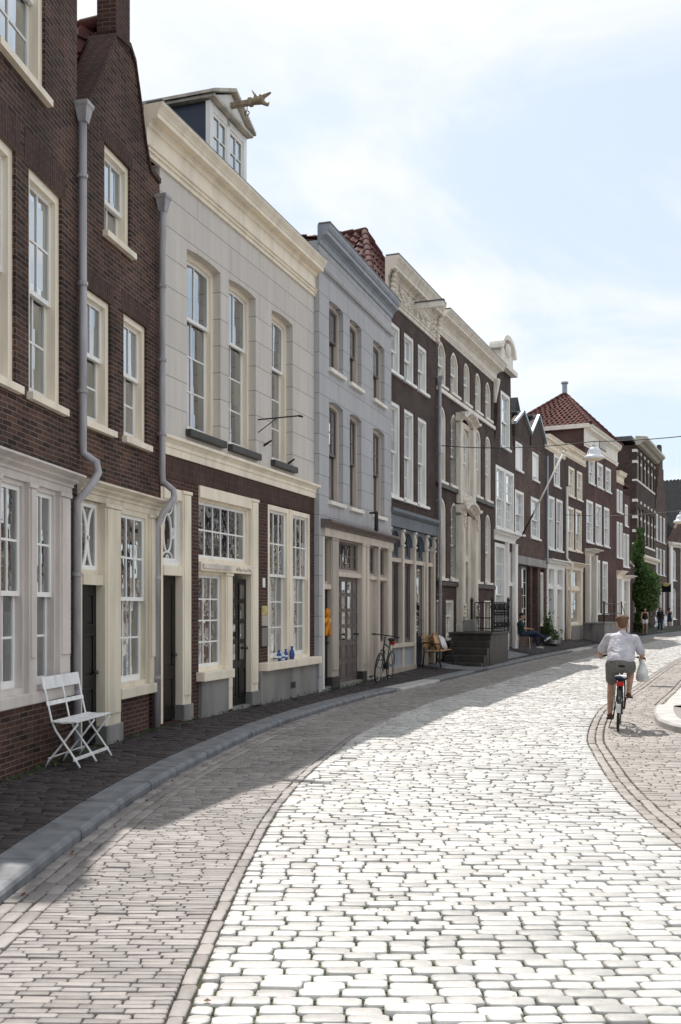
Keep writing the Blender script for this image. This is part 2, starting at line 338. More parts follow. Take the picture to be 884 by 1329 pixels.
# clouds: noise on the sky dome, flattened towards the horizon as a cloud layer is
sp = N(t, 'ShaderNodeSeparateXYZ'); t.links.new(tc.outputs['Generated'], sp.inputs[0])
za = N(t, 'ShaderNodeMath', operation='MAXIMUM'); za.inputs[1].default_value = 0; t.links.new(sp.outputs[2], za.inputs[0])
zb = N(t, 'ShaderNodeMath', operation='ADD'); zb.inputs[1].default_value = .22; t.links.new(za.outputs[0], zb.inputs[0])
dx = N(t, 'ShaderNodeMath', operation='DIVIDE'); t.links.new(sp.outputs[0], dx.inputs[0]); t.links.new(zb.outputs[0], dx.inputs[1])
dy = N(t, 'ShaderNodeMath', operation='DIVIDE'); t.links.new(sp.outputs[1], dy.inputs[0]); t.links.new(zb.outputs[0], dy.inputs[1])
cv = N(t, 'ShaderNodeCombineXYZ'); t.links.new(dx.outputs[0], cv.inputs[0]); t.links.new(dy.outputs[0], cv.inputs[1]); cv.inputs[2].default_value = 3.7
n1 = N(t, 'ShaderNodeTexNoise', i_Scale=1.5, i_Detail=9, i_Roughness=.56, i_Distortion=.6); t.links.new(cv.outputs[0], n1.inputs['Vector'])
mr = N(t, 'ShaderNodeMapRange'); mr.interpolation_type = 'SMOOTHSTEP'; mr.inputs[1].default_value = .36; mr.inputs[2].default_value = .60
t.links.new(n1.outputs['Fac'], mr.inputs[0])
hz = N(t, 'ShaderNodeMapRange'); hz.inputs[1].default_value = .02; hz.inputs[2].default_value = .30; hz.inputs[3].default_value = .35; hz.inputs[4].default_value = .94
t.links.new(za.outputs[0], hz.inputs[0])
mm = N(t, 'ShaderNodeMath', operation='MULTIPLY'); t.links.new(mr.outputs[0], mm.inputs[0]); t.links.new(hz.outputs[0], mm.inputs[1])
# thin veil everywhere lifts the blue towards white
veil = N(t, 'ShaderNodeMixRGB'); veil.inputs[0].default_value = .68; veil.inputs[2].default_value = (5.45, 6.2, 6.75, 1); t.links.new(sky.outputs[0], veil.inputs[1])
mx = N(t, 'ShaderNodeMixRGB'); mx.inputs[2].default_value = (6.9, 7.0, 7.1, 1); t.links.new(mm.outputs[0], mx.inputs[0]); t.links.new(veil.outputs[0], mx.inputs[1])
t.links.new(mx.outputs[0], bg.inputs[0])
S.view_settings.view_transform = 'Standard'; S.view_settings.look = 'None'; S.view_settings.exposure = 0; S.view_settings.gamma = 1
S.render.engine = 'CYCLES'; S.cycles.max_bounces = 6; S.cycles.glossy_bounces = 3; S.cycles.diffuse_bounces = 3; S.cycles.use_denoising = True
S.cycles.caustics_reflective = False; S.cycles.caustics_refractive = False

# ------------------------------------------------------------------ the street's line
def catmull(P, m=24):
    P = np.array(P, float); out = []
    for i in range(1, len(P)-2):
        p0, p1, p2, p3 = P[i-1:i+3]
        for k in range(m):
            u = k/m
            out.append(.5*((2*p1)+(-p0+p2)*u+(2*p0-5*p1+4*p2-p3)*u*u+(-p0+3*p1-3*p2+p3)*u**3))
    return np.array(out)
BASE = catmull([(-.62,-12),(-.65,-7),(-.66,-2),(-.66,2),(-.655,5.3),(-.62,7),(-.53,8.8),(-.34,10.5),(0,12.56),(.30,14.1),(.92,16.3),(1.68,18.6),(2.5,20.6),(3.48,22.9),(5.9,28.8),(8.8,35.6),(11.9,42.3),(16.0,51.5),(20.0,60.2),(26.4,72.5),(33,83),(42,97),(54,113),(66,128)])
_d = np.r_[0, np.cumsum(np.hypot(*np.diff(BASE, axis=0).T))]
TT = np.arange(0, _d[-1], .15); BX = np.interp(TT, _d, BASE[:,0]); BY = np.interp(TT, _d, BASE[:,1])
k9 = np.ones(9)/9
_tx = np.gradient(BX); _ty = np.gradient(BY); _l = np.hypot(_tx, _ty); NX = _ty/_l; NY = -_tx/_l
NX = np.convolve(np.pad(NX,4,'edge'),k9,'valid'); NY = np.convolve(np.pad(NY,4,'edge'),k9,'valid')
def st(s, t):
    """(offset to the right of the lane's near edge, distance along) -> x, y"""
    return np.interp(t,TT,BX)+s*np.interp(t,TT,NX), np.interp(t,TT,BY)+s*np.interp(t,TT,NY)
TY = lambda y: float(np.interp(y, BY, TT))
T0, T1 = TY(-4.0), TT[-1]-1
KW = -1.37; KB = -1.68; LANE = 3.10; RK = 4.15; KH = .08
def pz(s, y):
    """pavement height: level at the kerb, rising towards the doors farther down the street"""
    return KH + .04*np.clip((KB-s)/1.1, 0, 1) + .16*np.clip((y-25)/6, 0, 1)*np.clip((-s+KB-.35)/1.0, 0, 1)

def pz_at(x, y):
    i = int(np.argmin((BX-x)**2+(BY-y)**2)); return float(pz((x-BX[i])*NX[i]+(y-BY[i])*NY[i], y))
def lay(name, mat, s, t, hs, ht, tint, z=None, dirt=0, kind='structure', jit=.004, cham=.165, drop=.05, rise=.008, rz=None, edge=.0036):
    """many laid stones as one sheet of paving: a worn, rounded top on each"""
    n = len(s); rng = np.random.default_rng(len(s))
    s = np.asarray(s); t = np.asarray(t); hs = np.asarray(hs); ht = np.asarray(ht)
    c = np.minimum(hs, ht)*cham*2; cx = np.minimum(c*1.25, hs*.5)
    ux = np.stack([hs-cx, hs, hs, hs-cx, -(hs-cx), -hs, -hs, -(hs-cx)], 1); uy = np.stack([-ht, -(ht-c), ht-c, ht, ht, ht-c, -(ht-c), -ht], 1)
    ux = ux + rng.normal(0, jit*.5, ux.shape); uy = uy + rng.normal(0, jit*.5, uy.shape)
    ang = rng.normal(0, .012, n)[:,None]; ca, sa = np.cos(ang), np.sin(ang)
    rings = []
    zt = rng.normal(0, rise*.35, n); tx = rng.normal(0, .008, n); ty = rng.normal(0, .010, n)
    for k, (ins, dz) in enumerate(((edge*1.9, 0), (edge*.6, -.003), (0, -.010), (-.001, -drop))):
        fx = np.clip(1-ins/np.maximum(hs, .01), .3, 1)[:,None]; fy = np.clip(1-ins/np.maximum(ht, .01), .3, 1)[:,None]
        x = ux*fx; y = uy*fy
        S_ = s[:,None]+x*ca-y*sa; T_ = t[:,None]+x*sa+y*ca
        X, Y = st(S_, T_)
        zz = (zt[:,None]+tx[:,None]*x+ty[:,None]*y)+dz
        zz = zz + (pz(S_, Y) if z == 'pave' else 0)
        rings.append(np.stack([X, Y, zz], 2))
    V = np.concatenate([r for r in rings], 1).reshape(-1, 3)   # n x 32 verts
    i8 = np.arange(8); j8 = (i8+1) % 8
    quads = np.concatenate([np.stack([i8+8*k+8, j8+8*k+8, j8+8*k, i8+8*k], 1) for k in range(3)])   # 24 x 4
    base = np.arange(n)*32
    Q = (quads[None]+base[:,None,None]).reshape(-1, 4); G = (i8[None]+base[:,None])
    loops = np.concatenate([Q.ravel(), G.ravel()]); ls = np.concatenate([np.arange(len(Q))*4, len(Q)*4+np.arange(n)*8])
    me = bpy.data.meshes.new(name); me.vertices.add(len(V)); me.vertices.foreach_set('co', V.ravel())
    me.loops.add(len(loops)); me.loops.foreach_set('vertex_index', loops.astype(np.int32))
    me.polygons.add(len(ls)); me.polygons.foreach_set('loop_start', ls.astype(np.int32))
    me.update(calc_edges=True); me.validate()
    me.polygons.foreach_set('use_smooth', np.ones(len(me.polygons), bool))
    a = me.attributes.new('tint', 'FLOAT', 'POINT'); a.data.foreach_set('value', np.repeat(np.asarray(tint, np.float32), 32))
    me.materials.append(MATS[mat]); o = bpy.data.objects.new(name, me); COL.objects.link(o); o['kind'] = kind
    return o
def rows(s0, s1, t0, t1, L, D, gap, wave=.02, seed=1, lv=.22, dv=.12):
    """transverse courses: yields centre, half sizes and tint of each stone"""
    rng = np.random.default_rng(seed); out = []; t = t0
    f0 = callable(s0); f1 = callable(s1)
    while t < t1:
        d = D*(1+rng.normal(0, dv)); d = max(D*.7, d); a = s0(t) if f0 else s0; b = s1(t) if f1 else s1
        s = a; first = True; ph = rng.uniform(0, 6)
        while s < b-.03:
            l = L*(1+rng.normal(0, lv)); l = min(max(l, L*.55), L*1.6)
            if first: l *= rng.uniform(.4, 1); first = False
            if b-(s+l) < L*.4: l = b-s
            w = wave*(math.sin(s*1.3+t*.31)+.6*math.sin(s*2.9-t*.17+ph*.12))
            out.append((s+l/2, t+d/2+w+rng.normal(0, .0018), max(.01, l/2-gap*rng.uniform(.6, 1.2)), max(.01, d/2-gap*rng.uniform(.46, .66)), rng.random()))
            s += l
        t += d
    return np.array(out).T
def runs(ss, t0, t1, L, w, gap, seed=1):
    """courses laid along the street"""
    rng = np.random.default_rng(seed); out = []
    for k, s in enumerate(ss):
        t = t0+rng.uniform(0, L)
        while t < t1:
            l = L*(1+rng.normal(0, .1)); out.append((s+rng.normal(0, .003), t+l/2, w/2-gap*.6, l/2-gap*.7, rng.random())); t += l
    return np.array(out).T
# ground sheet to the horizon, sand and moss in the joints
g = MB().quad((-900,-400,-.021),(900,-400,-.021),(900,1600,-.021),(-900,1600,-.021)).build('ground', 'sand'); tag(g, kind='structure')
q = rows(0, LANE, T0, T1, .192, .093, .0056, .016, 3, .11, .045); lay('road_setts', 'setts', *q[:4], q[4], rise=.012)
# left clinker strip: gutter courses along the kerb, courses across, one edging course
ql = rows(KW+.30, -.09, T0, T1, .168, .048, .0030, .007, 5, .08, .06); q2 = np.concatenate([runs([KW+.05, KW+.15, KW+.25], T0, T1, .20, .098, .0045, 6), runs([-.045], T0, T1, .20, .078, .0045, 7)], 1)
q = np.concatenate([ql, q2], 1); lay('road_clinkers', 'clinker', *q[:4], q[4], rise=.006, cham=.13, edge=.0032)
# right clinkers; beside the foreground they spread into the side street
TS = TY(12.6)
qa = rows(LANE+.22, 9.0, T0, TS, .20, .094, .005, .012, 8, .12); qb = rows(LANE+.22, RK+1.5, TS, TY(19.5), .20, .094, .005, .012, 9, .12); qb2 = rows(LANE+.22, RK-.22, TY(19.5), T1, .20, .094, .005, .012, 9, .12)
qc = runs([LANE+.055, LANE+.16], T0, T1, .20, .098, .006, 10); qd = runs([RK-.16, RK-.055], TY(19.5), T1, .20, .098, .006, 11)
q = np.concatenate([qa, qb, qb2, qc, qd], 1); lay('side_clinkers', 'clinker_right', *q[:4], q[4], rise=.006, cham=.09, edge=.0045)
# pavement of small bricks
q = rows(-4.6, KB-.01, T0, TY(64), .20, .075, .004, .015, 12, .12); lay('pavement', 'pavers', *q[:4], q[4], z='pave', rise=.008, cham=.12, drop=.04)
# bed under the pavement bricks
ts = np.arange(T0, T1, .5); mb = MB()
for a, b in zip(ts[:-1], ts[1:]):
    ssx = [KB, KB-.4, KB-1.4, -5.5]
    for k in range(3):
        P = []
        for s_, t_ in ((ssx[k], a), (ssx[k], b), (ssx[k+1], b), (ssx[k+1], a)):
            x, y = st(s_, t_); P.append((float(x), float(y), float(pz(s_, y))-.022))
        mb.quad(*P)
tag(mb.build('pavement_bed', 'sand'), kind='structure')
# kerb of long bluestone blocks with a rounded arris
def kerb_block(mb, s0, s1, t0, t1, h=KH, n=6):
    prof = [(s1,-.02),(s1+.004,h-.035),(s1-.008,h-.012),(s1-.035,h+.002),(s0+.004,h+.004),(s0,-.02)]
    vs = []
    for k in range(n+1):
        for s_, z in prof:
            x, y = st(s_, t0+(t1-t0)*k/n); vs.append((float(x), float(y), z))
    m = len(prof); fs = [tuple(range(m)), tuple(range((n+1)*m-1, n*m-1, -1))]
    for k in range(n):
        for i in range(m): fs.append((k*m+i, k*m+(i+1)%m, (k+1)*m+(i+1)%m, (k+1)*m+i))
    mb.add(vs, fs)
mb = MB(); t_ = T0; lows = [(TY(20.3), TY(22.2)), (TY(39.5), TY(42.5))]; ml = MB()
while t_ < T1-2:
    l = random.uniform(.85, 1.1); low = [a for a in lows if a[0]-.5 < t_ < a[1]]
    kerb_block(ml if low else mb, KB+random.uniform(-.004,.004), KW+(.10 if low else random.uniform(-.006,.006)), t_+.005, t_+l-.005, .075 if low else KH+random.uniform(-.003, .003)); t_ += l
tag(mb.build('kerb', 'kerbstone'), kind='structure'); tag(ml.build('dropped_kerb', 'kerb_light'), kind='structure')
# the corner of the far pavement across the lane
cp = [(12.5,12.35),(9,12.5),(6.6,12.75),(5.5,13.1),(4.85,13.75),(4.72,14.6),(4.95,15.7),(5.35,16.9)]
for y in np.arange(TY(18.6), T1, 1.5): x_, y_ = st(RK, y); cp.append((float(x_), float(y_)))
cp = [tuple(p) for p in catmull([cp[0]]+cp+[cp[-1]], 6)]
def off(P, d):
    P = np.array(P); tn = np.gradient(P, axis=0); tn /= np.linalg.norm(tn, axis=1)[:,None]
    return np.stack([P[:,0]+tn[:,1]*d, P[:,1]-tn[:,0]*d], 1)
inn = off(cp, .30); arr = off(cp, .03); mb = MB()
for i in range(len(cp)-1):
    a, b, c, d, e, f = cp[i], cp[i+1], inn[i+1], inn[i], arr[i], arr[i+1]
    mb.quad((*a,-.02),(*b,-.02),(*b,.085),(*a,.085)); mb.quad((*a,.085),(*b,.085),(*f,.115),(*e,.115)); mb.quad((*e,.115),(*f,.115),(*c,.118),(*d,.118))
tag(mb.build('corner_kerb', 'kerb_light', fix=False), kind='structure')
mb = MB(); far = off(cp, 3.4)
for i in range(len(cp)-1):
    if i >= 41: mb.quad((*inn[i],.116),(*inn[i+1],.116),(*far[i+1],.116),(*far[i],.116))
fan = [(*p,.116) for p in inn[:42]]+[(*far[41],.116)]; mb.add(fan, [tuple(q) for q in tessellate_polygon([[Vector((p[0], p[1], 0)) for p in fan]])])
tag(mb.build('corner_pavement', 'clinker_right', fix=False), kind='structure')
# ------------------------------------------------------------------ houses
# local frame of a house: x along its front from the near corner, y into the house, z up; -y is the street
class House:
    def __init__(s, name, label, p0, p1, cat='house', group=None):
        s.L = math.hypot(p1[0]-p0[0], p1[1]-p0[1]); s.a = math.atan2(p1[1]-p0[1], p1[0]-p0[0]); s.p0 = p0
        s.root = thing(name, label, cat, (p0[0], p0[1], 0), s.a, group)
    def part(s, name, mb, mat, parent=None, **k): return mb.build(name, mat, parent or s.root, **k)
    def w(s, u, y, z=0):
        c, n = math.cos(s.a), math.sin(s.a); return (s.p0[0]+u*c-y*n, s.p0[1]+u*n+y*c, z)
def arch_z(u, u0, u1, z1, rise):
    if rise <= 0: return z1
    k = (2*(u-(u0+u1)/2)/(u1-u0)); return z1-rise*min(1, k*k) if rise < .35*(u1-u0) else z1-rise*(1-math.sqrt(max(0, 1-k*k)))
def outline(u0, u1, z0, z1, rise=0, n=10):
    if rise <= 0: return [(u0,z0),(u1,z0),(u1,z1),(u0,z1)]
    return [(u0,z0),(u1,z0)]+[(u1-(u1-u0)*i/n, arch_z(u1-(u1-u0)*i/n, u0, u1, z1, rise)) for i in range(n+1)]
def ins(o, d, db=None, dt=None):
    u0, u1, z0, z1, r = o; return (u0+d, u1-d, z0+(d if db is None else db), z1-(d if dt is None else dt), max(0, r*(u1-u0-2*d)/(u1-u0)))
def wall(h, mat, top, holes, depth=.34, D=7, name='wall', zb=0, side_h=None, back=True):
    """front with real openings and reveals, side and back walls; top is a list of (u, z)"""
    mb = MB(); L0, L1 = top[0][0], top[-1][0]
    cuts = set(p[0] for p in top)
    for o in holes:
        for p in outline(*o): cuts.add(round(p[0], 5))
    cuts = sorted(c for c in cuts if L0-1e-6 <= c <= L1+1e-6)
    tz = lambda u: float(np.interp(u, [p[0] for p in top], [p[1] for p in top]))
    for a, b in zip(cuts[:-1], cuts[1:]):
        if b-a < 1e-5: continue
        m = (a+b)/2; cov = sorted([o for o in holes if o[0] < m < o[1]], key=lambda o: o[2]); za = zb_ = zb
        for o in cov:
            if o[2] > max(za, zb_)+1e-4: mb.quad((a,0,za),(b,0,zb_),(b,0,o[2]),(a,0,o[2]))
            za, zb_ = arch_z(a, o[0], o[1], o[3], o[4]), arch_z(b, o[0], o[1], o[3], o[4])
        mb.quad((a,0,za),(b,0,zb_),(b,0,tz(b-1e-6)),(a,0,tz(a+1e-6)))
    for o in holes:
        P = outline(*o); n = len(P)
        for i in range(n):
            p, q = P[i], P[(i+1)%n]; mb.quad((p[0],0,p[1]),(p[0],depth,p[1]),(q[0],depth,q[1]),(q[0],0,q[1]))
    zl, zr = (side_h or (top[0][1], top[-1][1]))
    mb.quad((L0,0,zb),(L0,0,zl),(L0,D,zl),(L0,D,zb)); mb.quad((L1,0,zb),(L1,D,zb),(L1,D,zr),(L1,0,zr))
    if back: mb.quad((L0,D,zb),(L0,D,zl),(L1,D,zr),(L1,D,zb))
    n = len(top)                                   # thickness of the parapet or gable
    for (a, za), (b, zb2) in zip(top[:-1], top[1:]):
        mb.quad((a,0,za),(b,0,zb2),(b,.3,zb2),(a,.3,za))
        if za > zl+.05 or zb2 > zr+.05: mb.quad((a,.3,min(zl,zr)),(a,.3,za),(b,.3,zb2),(b,.3,min(zl,zr)))
    return h.part(name, mb, mat, fix=False)
def sash(h, o, y, cols, nrow, mat, par, st_=.045, br=.05, mun=.022, d=.04, diag=None):
    i = ins(o, st_, br, st_); mb = MB(); n = 12
    mb.ring(outline(*o, n=n), outline(*i, n=n), y, y+d)
    u0, u1, z0, z1, r = i
    for k in range(1, cols):
        u = u0+(u1-u0)*k/cols; mb.box(u-mun/2, u+mun/2, y+.006, y+d-.004, z0, arch_z(u, u0, u1, z1, r))
    for k in range(1, nrow):
        z = z0+(z1-r*.5-z0)*k/nrow; mb.box(u0, u1, y+.008, y+d-.006, z-mun/2, z+mun/2)
    h.part('sash', mb, mat, par)
    return i
def window(h, u0, u1, z0, z1, rise=0, rec=.06, cw=.09, fd=.2, cols=2, rows=(2,2), split=.5, fmat='cream', smat='white', gmat='glass_up', sill=True, sillmat=None, sash_off=.05, name='window', mun=.024, bar=0):
    o = (u0, u1, z0, z1, rise); i = ins(o, cw, .06, cw)
    mb = MB().ring(outline(*o, n=12), outline(*i, n=12), rec, rec+fd)
    w = h.part(name, mb, fmat); y = rec+sash_off; pm = MB()
    zm = i[2]+(i[3]-i[2])*split
    if rows[0] and rows[1]:
        a = sash(h, (i[0], i[1], zm-.03, i[3], i[4]), y, cols, rows[0], smat, w, mun=mun); b = sash(h, (i[0], i[1], i[2], zm+.03, 0), y+.05, cols, rows[1], smat, w, br=.075, mun=mun)
        for q, yy in ((a, y+.02), (b, y+.07)):
            P = outline(*q, n=12); pm.add([(p[0], yy, p[1]) for p in P], [tuple(range(len(P)))])
    else:
        a = sash(h, i, y, cols, rows[0] or rows[1], smat, w, mun=mun); P = outline(*a, n=12); pm.add([(p[0], y+.02, p[1]) for p in P], [tuple(range(len(P)))])
    h.part('pane', pm, gmat, w, fix=False)
    if sill:
        h.part('sill', MB().box(u0-.05, u1+.05, -.07, rec+.02, z0-.07, z0+.004), sillmat or fmat, w)
    return w
def door(h, u0, u1, z0, z1, y=.2, mat='black_paint', panels=((.08,.40),(.47,.93)), cols=1, glazed=None, knob=True, fr=None, fmat='cream', name='door', pm=.09):
    d = h.part(name, MB().box(u0, u1, y, y+.05, z0, z1), mat)
    W, Hh = u1-u0, z1-z0; mb = MB(); gl = MB()
    for c in range(cols):
        a = u0+W*c/cols+pm; b = u0+W*(c+1)/cols-pm
        for (p, q) in panels:
            za, zb = z0+Hh*p, z0+Hh*q
            mb.ring([(a,za),(b,za),(b,zb),(a,zb)], [(a+.03,za+.03),(b-.03,za+.03),(b-.03,zb-.03),(a+.03,zb-.03)], y-.014, y-.001)
            if glazed and p >= glazed: gl.quad((a+.03,y-.006,za+.03),(b-.03,y-.006,za+.03),(b-.03,y-.006,zb-.03),(a+.03,y-.006,zb-.03))
            else: mb.box(a+.055, b-.055, y-.010, y-.001, za+.055, zb-.055)
    h.part('panel', mb, mat, d)
    if gl.v: h.part('pane', gl, 'glass_shop', d, fix=False)
    if knob: h.part('handle', MB().ell((u1-.08, y-.045, z0+Hh*.45), (.025,.03,.025)).tube([(u1-.08,y-.04,z0+Hh*.45),(u1-.08,y,z0+Hh*.45)], .01, 6), 'lead', d, smooth=True)
    return d
def classic(z0, z1, out, arch=.16):
    """a full entablature: architrave, frieze, bed mould, soffit, gutter"""
    H = z1-z0; f = out*.12
    return [(-.02,z0),(f,z0),(f,z0+H*.09),(f+.025,z0+H*.10),(f+.025,z0+H*.155),(f+.05,z0+H*.17),(f+.05,z0+H*.185),(f,z0+H*.19),(f,z0+H*.56),(f+.03,z0+H*.57),(f+.03,z0+H*.60),(out*.28,z0+H*.64),(out*.34,z0+H*.645),
            (out*.34,z0+H*.69),(out*.72,z0+H*.705),(out*.72,z0+H*.80),(out*.76,z0+H*.81),(out*.80,z0+H*.85),(out*.93,z0+H*.93),(out*.95,z0+H*.935),(out,z0+H*.985),(out,z1),(-.02,z1)]
def simple(z0, z1, out):
    H = z1-z0
    return [(-.02,z0),(.03,z0),(.03,z0+H*.35),(.05,z0+H*.37),(.05,z0+H*.5),(out*.5,z0+H*.62),(out*.55,z0+H*.62),(out*.55,z0+H*.74),(out*.9,z0+H*.85),(out,z0+H*.87),(out,z0+H*.97),(-.02,z1)]
def ledge(z0, z1, out):
    H = z1-z0; return [(-.02,z0),(out*.35,z0),(out*.5,z0+H*.3),(out*.75,z0+H*.35),(out,z0+H*.6),(out,z0+H*.85),(-.02,z1)]
def cornice(h, mat, u0, u1, prof, name='cornice', parent=None): return h.part(name, MB().profile(prof, u0, u1), mat, parent)
def tiles(mb, O, U, V, tw=.26, th=.33, amp=.035):
    """pantiles: corrugated courses that step over one another"""
    O, U, V = Vector(O), Vector(U), Vector(V); Nn = U.cross(V).normalized(); nu = max(2, round(U.length/tw)); nv = max(2, round(V.length/th)); K = 6
    for j in range(nv):
        vs = []
        for e, lift in ((j, .035), (j+1.06, 0)):
            for i in range(nu*K+1):
                x = i/K; p = O+U*(i/(nu*K))+V*(min(e, nv)/nv)
                ph = x % 1; w = math.sin(ph*2*math.pi)*amp+(.02 if ph < .25 else 0)
                vs.append(p+Nn*(w+lift+.02))
        m = nu*K+1; mb.add(vs, [(i, i+1, m+i+1, m+i) for i in range(m-1)])
        mb.add([vs[i] for i in range(m)]+[vs[i]-Nn*.03 for i in range(m)], [(i, m+i, m+i+1, i+1) for i in range(m-1)])
    return mb
def tri_tiles(mb, A, B, C, tw=.26, th=.33):
    """hip slope: eave A-B, apex C; courses shorten towards the apex"""
    A, B, C = Vector(A), Vector(B), Vector(C); n = max(3, round(((A+B)/2-C).length/th))
    for j in range(n):
        a0 = A.lerp(C, j/n); b0 = B.lerp(C, j/n); a1 = A.lerp(C, min(.985, (j+1)/n)); b1 = B.lerp(C, min(.985, (j+1)/n))
        Nn = (B-A).cross(C-A).normalized(); k = max(6, int((b0-a0).length/tw)*6); vs = []
        for (p, q, lift) in ((a0, b0, .04), (a1, b1, 0)):
            for i in range(k+1):
                vs.append(p.lerp(q, i/k)+Nn*(lift+.035*math.sin(i/6*2*math.pi)))
        mb.add(vs, [(i, i+1, k+1+i+1, k+1+i) for i in range(k)])
        mb.add(vs[:k+1]+[v-Nn*.09 for v in vs[:k+1]], [(i, k+1+i, k+2+i, i+1) for i in range(k)])
    return mb
def ridge_caps(mb, A, B, r=.11, step=.36):
    A, B = Vector(A), Vector(B); n = max(2, round((B-A).length/step))
    for i in range(n): mb.cap(A.lerp(B, i/n), r, A.lerp(B, (i+1)/n-.02), r*.82, 8)
    return mb
def downpipe(h, pts, r=.05, hopper=None, mat='pipe', wall_y=0):
    p = h.part('downpipe', MB().tube(pts, r, 10), mat, smooth=True)
    for i in range(len(pts)-1):
        a, b = Vector(pts[i]), Vector(pts[i+1])
        if abs(a.z-b.z) > 1.5:
            mb = MB(); n = int(abs(a.z-b.z)/1.5)
            for k in range(n+1):
                c = a.lerp(b, (k+.5)/(n+1)); mb.lathe((c.x, c.y, c.z), [(r+.001,-.025),(r+.014,-.022),(r+.014,.022),(r+.001,.025)], 10); mb.box(c.x-.012, c.x+.012, c.y+r, wall_y, c.z-.012, c.z+.012)
            h.part('bracket', mb, mat, p)
    if hopper:
        x, y, z = hopper; mb = MB(); vs = []
        for s_, zz in ((.045,0),(.075,.16),(.09,.18),(.09,.22)): vs += [(x-s_,y-s_,z+zz),(x+s_,y-s_,z+zz),(x+s_,y+s_,z+zz),(x-s_,y+s_,z+zz)]
        mb.add(vs, [(4*k+i, 4*k+(i+1)%4, 4*k+4+(i+1)%4, 4*k+4+i) for k in range(3) for i in range(4)]+[(3,2,1,0),(12,13,14,15)])
        h.part('hopper', mb, mat, p)
    return p
def shop_posts(h, us, z0, z1, y0, y1, mat, name='post', base=None, flute=False):
    for (a, b) in us:
        mb = MB().box(a, b, y0, y1, z0, z1)
        if b-a > .12: mb.box(a+.03, b-.03, y0-.018, y0+.01, z0+.35, z1-.06).box(a-.012, b+.012, y0-.022, y0+.01, z1-.05, z1-.002)
        h.part(name, mb, mat, bevel=.004, seg=1)
        if base: h.part('base_block', MB().box(a-.02, b+.02, y0-.03, y0+.14, z0-.02, z0+.22), base, bevel=.008, seg=1)
def rafters(h, mat, u0, u1, D, ze, zr, name='roof', over=.12):
    """plain pitched roof with its ridge along the street"""
    mb = MB(); m = D/2
    tiles(mb, (u0,-.0,ze), (u1-u0,0,0), (0,m,zr-ze)); tiles(mb, (u1,D,ze), (u0-u1,0,0), (0,-m,zr-ze))
    mb.tri((u0+.02,0,ze),(u0+.02,m,zr),(u0+.02,D,ze)); mb.tri((u1-.02,0,ze),(u1-.02,D,ze),(u1-.02,m,zr))
    r = h.part(name, mb, mat, fix=False); h.part('ridge', ridge_caps(MB(), (u0,m,zr+.03), (u1,m,zr+.03)), mat, r, smooth=True)
    return r
def gable_roof(h, mat, u0, u1, y0, y1, ze, zr, name='roof', hip=0):
    """pitched roof with its ridge running back from the street; hip: set-back of the ridge's front end"""
    mb = MB(); m = (u0+u1)/2; w = math.hypot(m-u0, zr-ze)
    if hip:
        tri_tiles(mb, (u0,y0,ze), (u1,y0,ze), (m,y0+hip,zr)); tri_tiles(mb, (u0,y0+hip,ze), (u0,y0,ze), (m,y0+hip,zr)); tri_tiles(mb, (u1,y0,ze), (u1,y0+hip,ze), (m,y0+hip,zr))
    tiles(mb, (u0,y1,ze), (0,y0+hip-y1,0), (m-u0,0,zr-ze)); tiles(mb, (u1,y0+hip,ze), (0,y1-y0-hip,0), (m-u1,0,zr-ze)); mb.tri((u0,y1,ze),(m,y1,zr),(u1,y1,ze))
    r = h.part(name, mb, mat, fix=False); rc = ridge_caps(MB(), (m,y0+hip,zr+.03), (m,y1,zr+.03))
    if hip: ridge_caps(rc, (u0,y0,ze+.03), (m,y0+hip,zr+.03)); ridge_caps(rc, (u1,y0,ze+.03), (m,y0+hip,zr+.03))
    h.part('ridge', rc, mat, r, smooth=True)
    return r
def lintel(h, u0, u1, z0, z1, mat='brick_soldier'): return h.part('lintel', MB().box(u0, u1, -.003, .02, z0, z1), mat)

PT = dict(c0=(-4.03,3.0), c1=(-3.01,11.38), c2=(-2.51,13.82), c3=(-.516,19.6), c4=(1.16,24.6), c5=(2.75,28.6), c6=(5.41,35.1), c7=(6.65,38.0), c8=(8.83,42.9), c9=(10.4,46.2), c10=(12.27,50.0), c11=(15.77,56.9), c12=(17.5,60.2), d0=(21.4,72.0), d1=(25.6,81.1), d2=(28.8,87.8), e0=(29.4,89.2), e1=(40,103))

NRM = lambda a, b, d: ((a[0]+d*(b[1]-a[1])/math.hypot(b[0]-a[0],b[1]-a[1]), a[1]-d*(b[0]-a[0])/math.hypot(b[0]-a[0],b[1]-a[1])), (b[0]+d*(b[1]-a[1])/math.hypot(b[0]-a[0],b[1]-a[1]), b[1]-d*(b[0]-a[0])/math.hypot(b[0]-a[0],b[1]-a[1])))
# --- first house: tall dark brick with a lilac grey shopfront --------------------------------------
A = House('brick_house', 'tall dark brick house with a lilac grey wooden window front beside the white folding bench', PT['c0'], PT['c1'])
ups = [(2.2,3.25),(3.75,4.8),(5.85,6.86),(7.16,8.0)]
topw = [(1.4,2.4),(4.1,5.1),(6.45,7.56)]
fr = [(2.0,8.12,.86,3.02,0)]
holes = fr+[(a,b,3.94,6.26,0) for a,b in ups]+[(a,b,7.13,9.1,0) for a,b in topw]+[(.6,1.6,.14,3.0,0)]
wall(A, 'brick_a', [(0,9.2),(1.2,9.25),(8.44,9.25)], holes, D=8)
for a,b in ups:
    window(A, a, b, 3.94, 6.26, rec=.035, cw=.095, cols=2, rows=(2,2), split=.49, sash_off=.055, fd=.22); lintel(A, a-.1, min(8.36, b+.1), 6.262, 6.6)
for a,b in topw: window(A, a, b, 7.13, 9.1, rec=.035, cw=.095, cols=2, rows=(2,2), sash_off=.055, fd=.22)
rafters(A, 'tile', -.05, 8.44, 8, 9.25, 12.2)
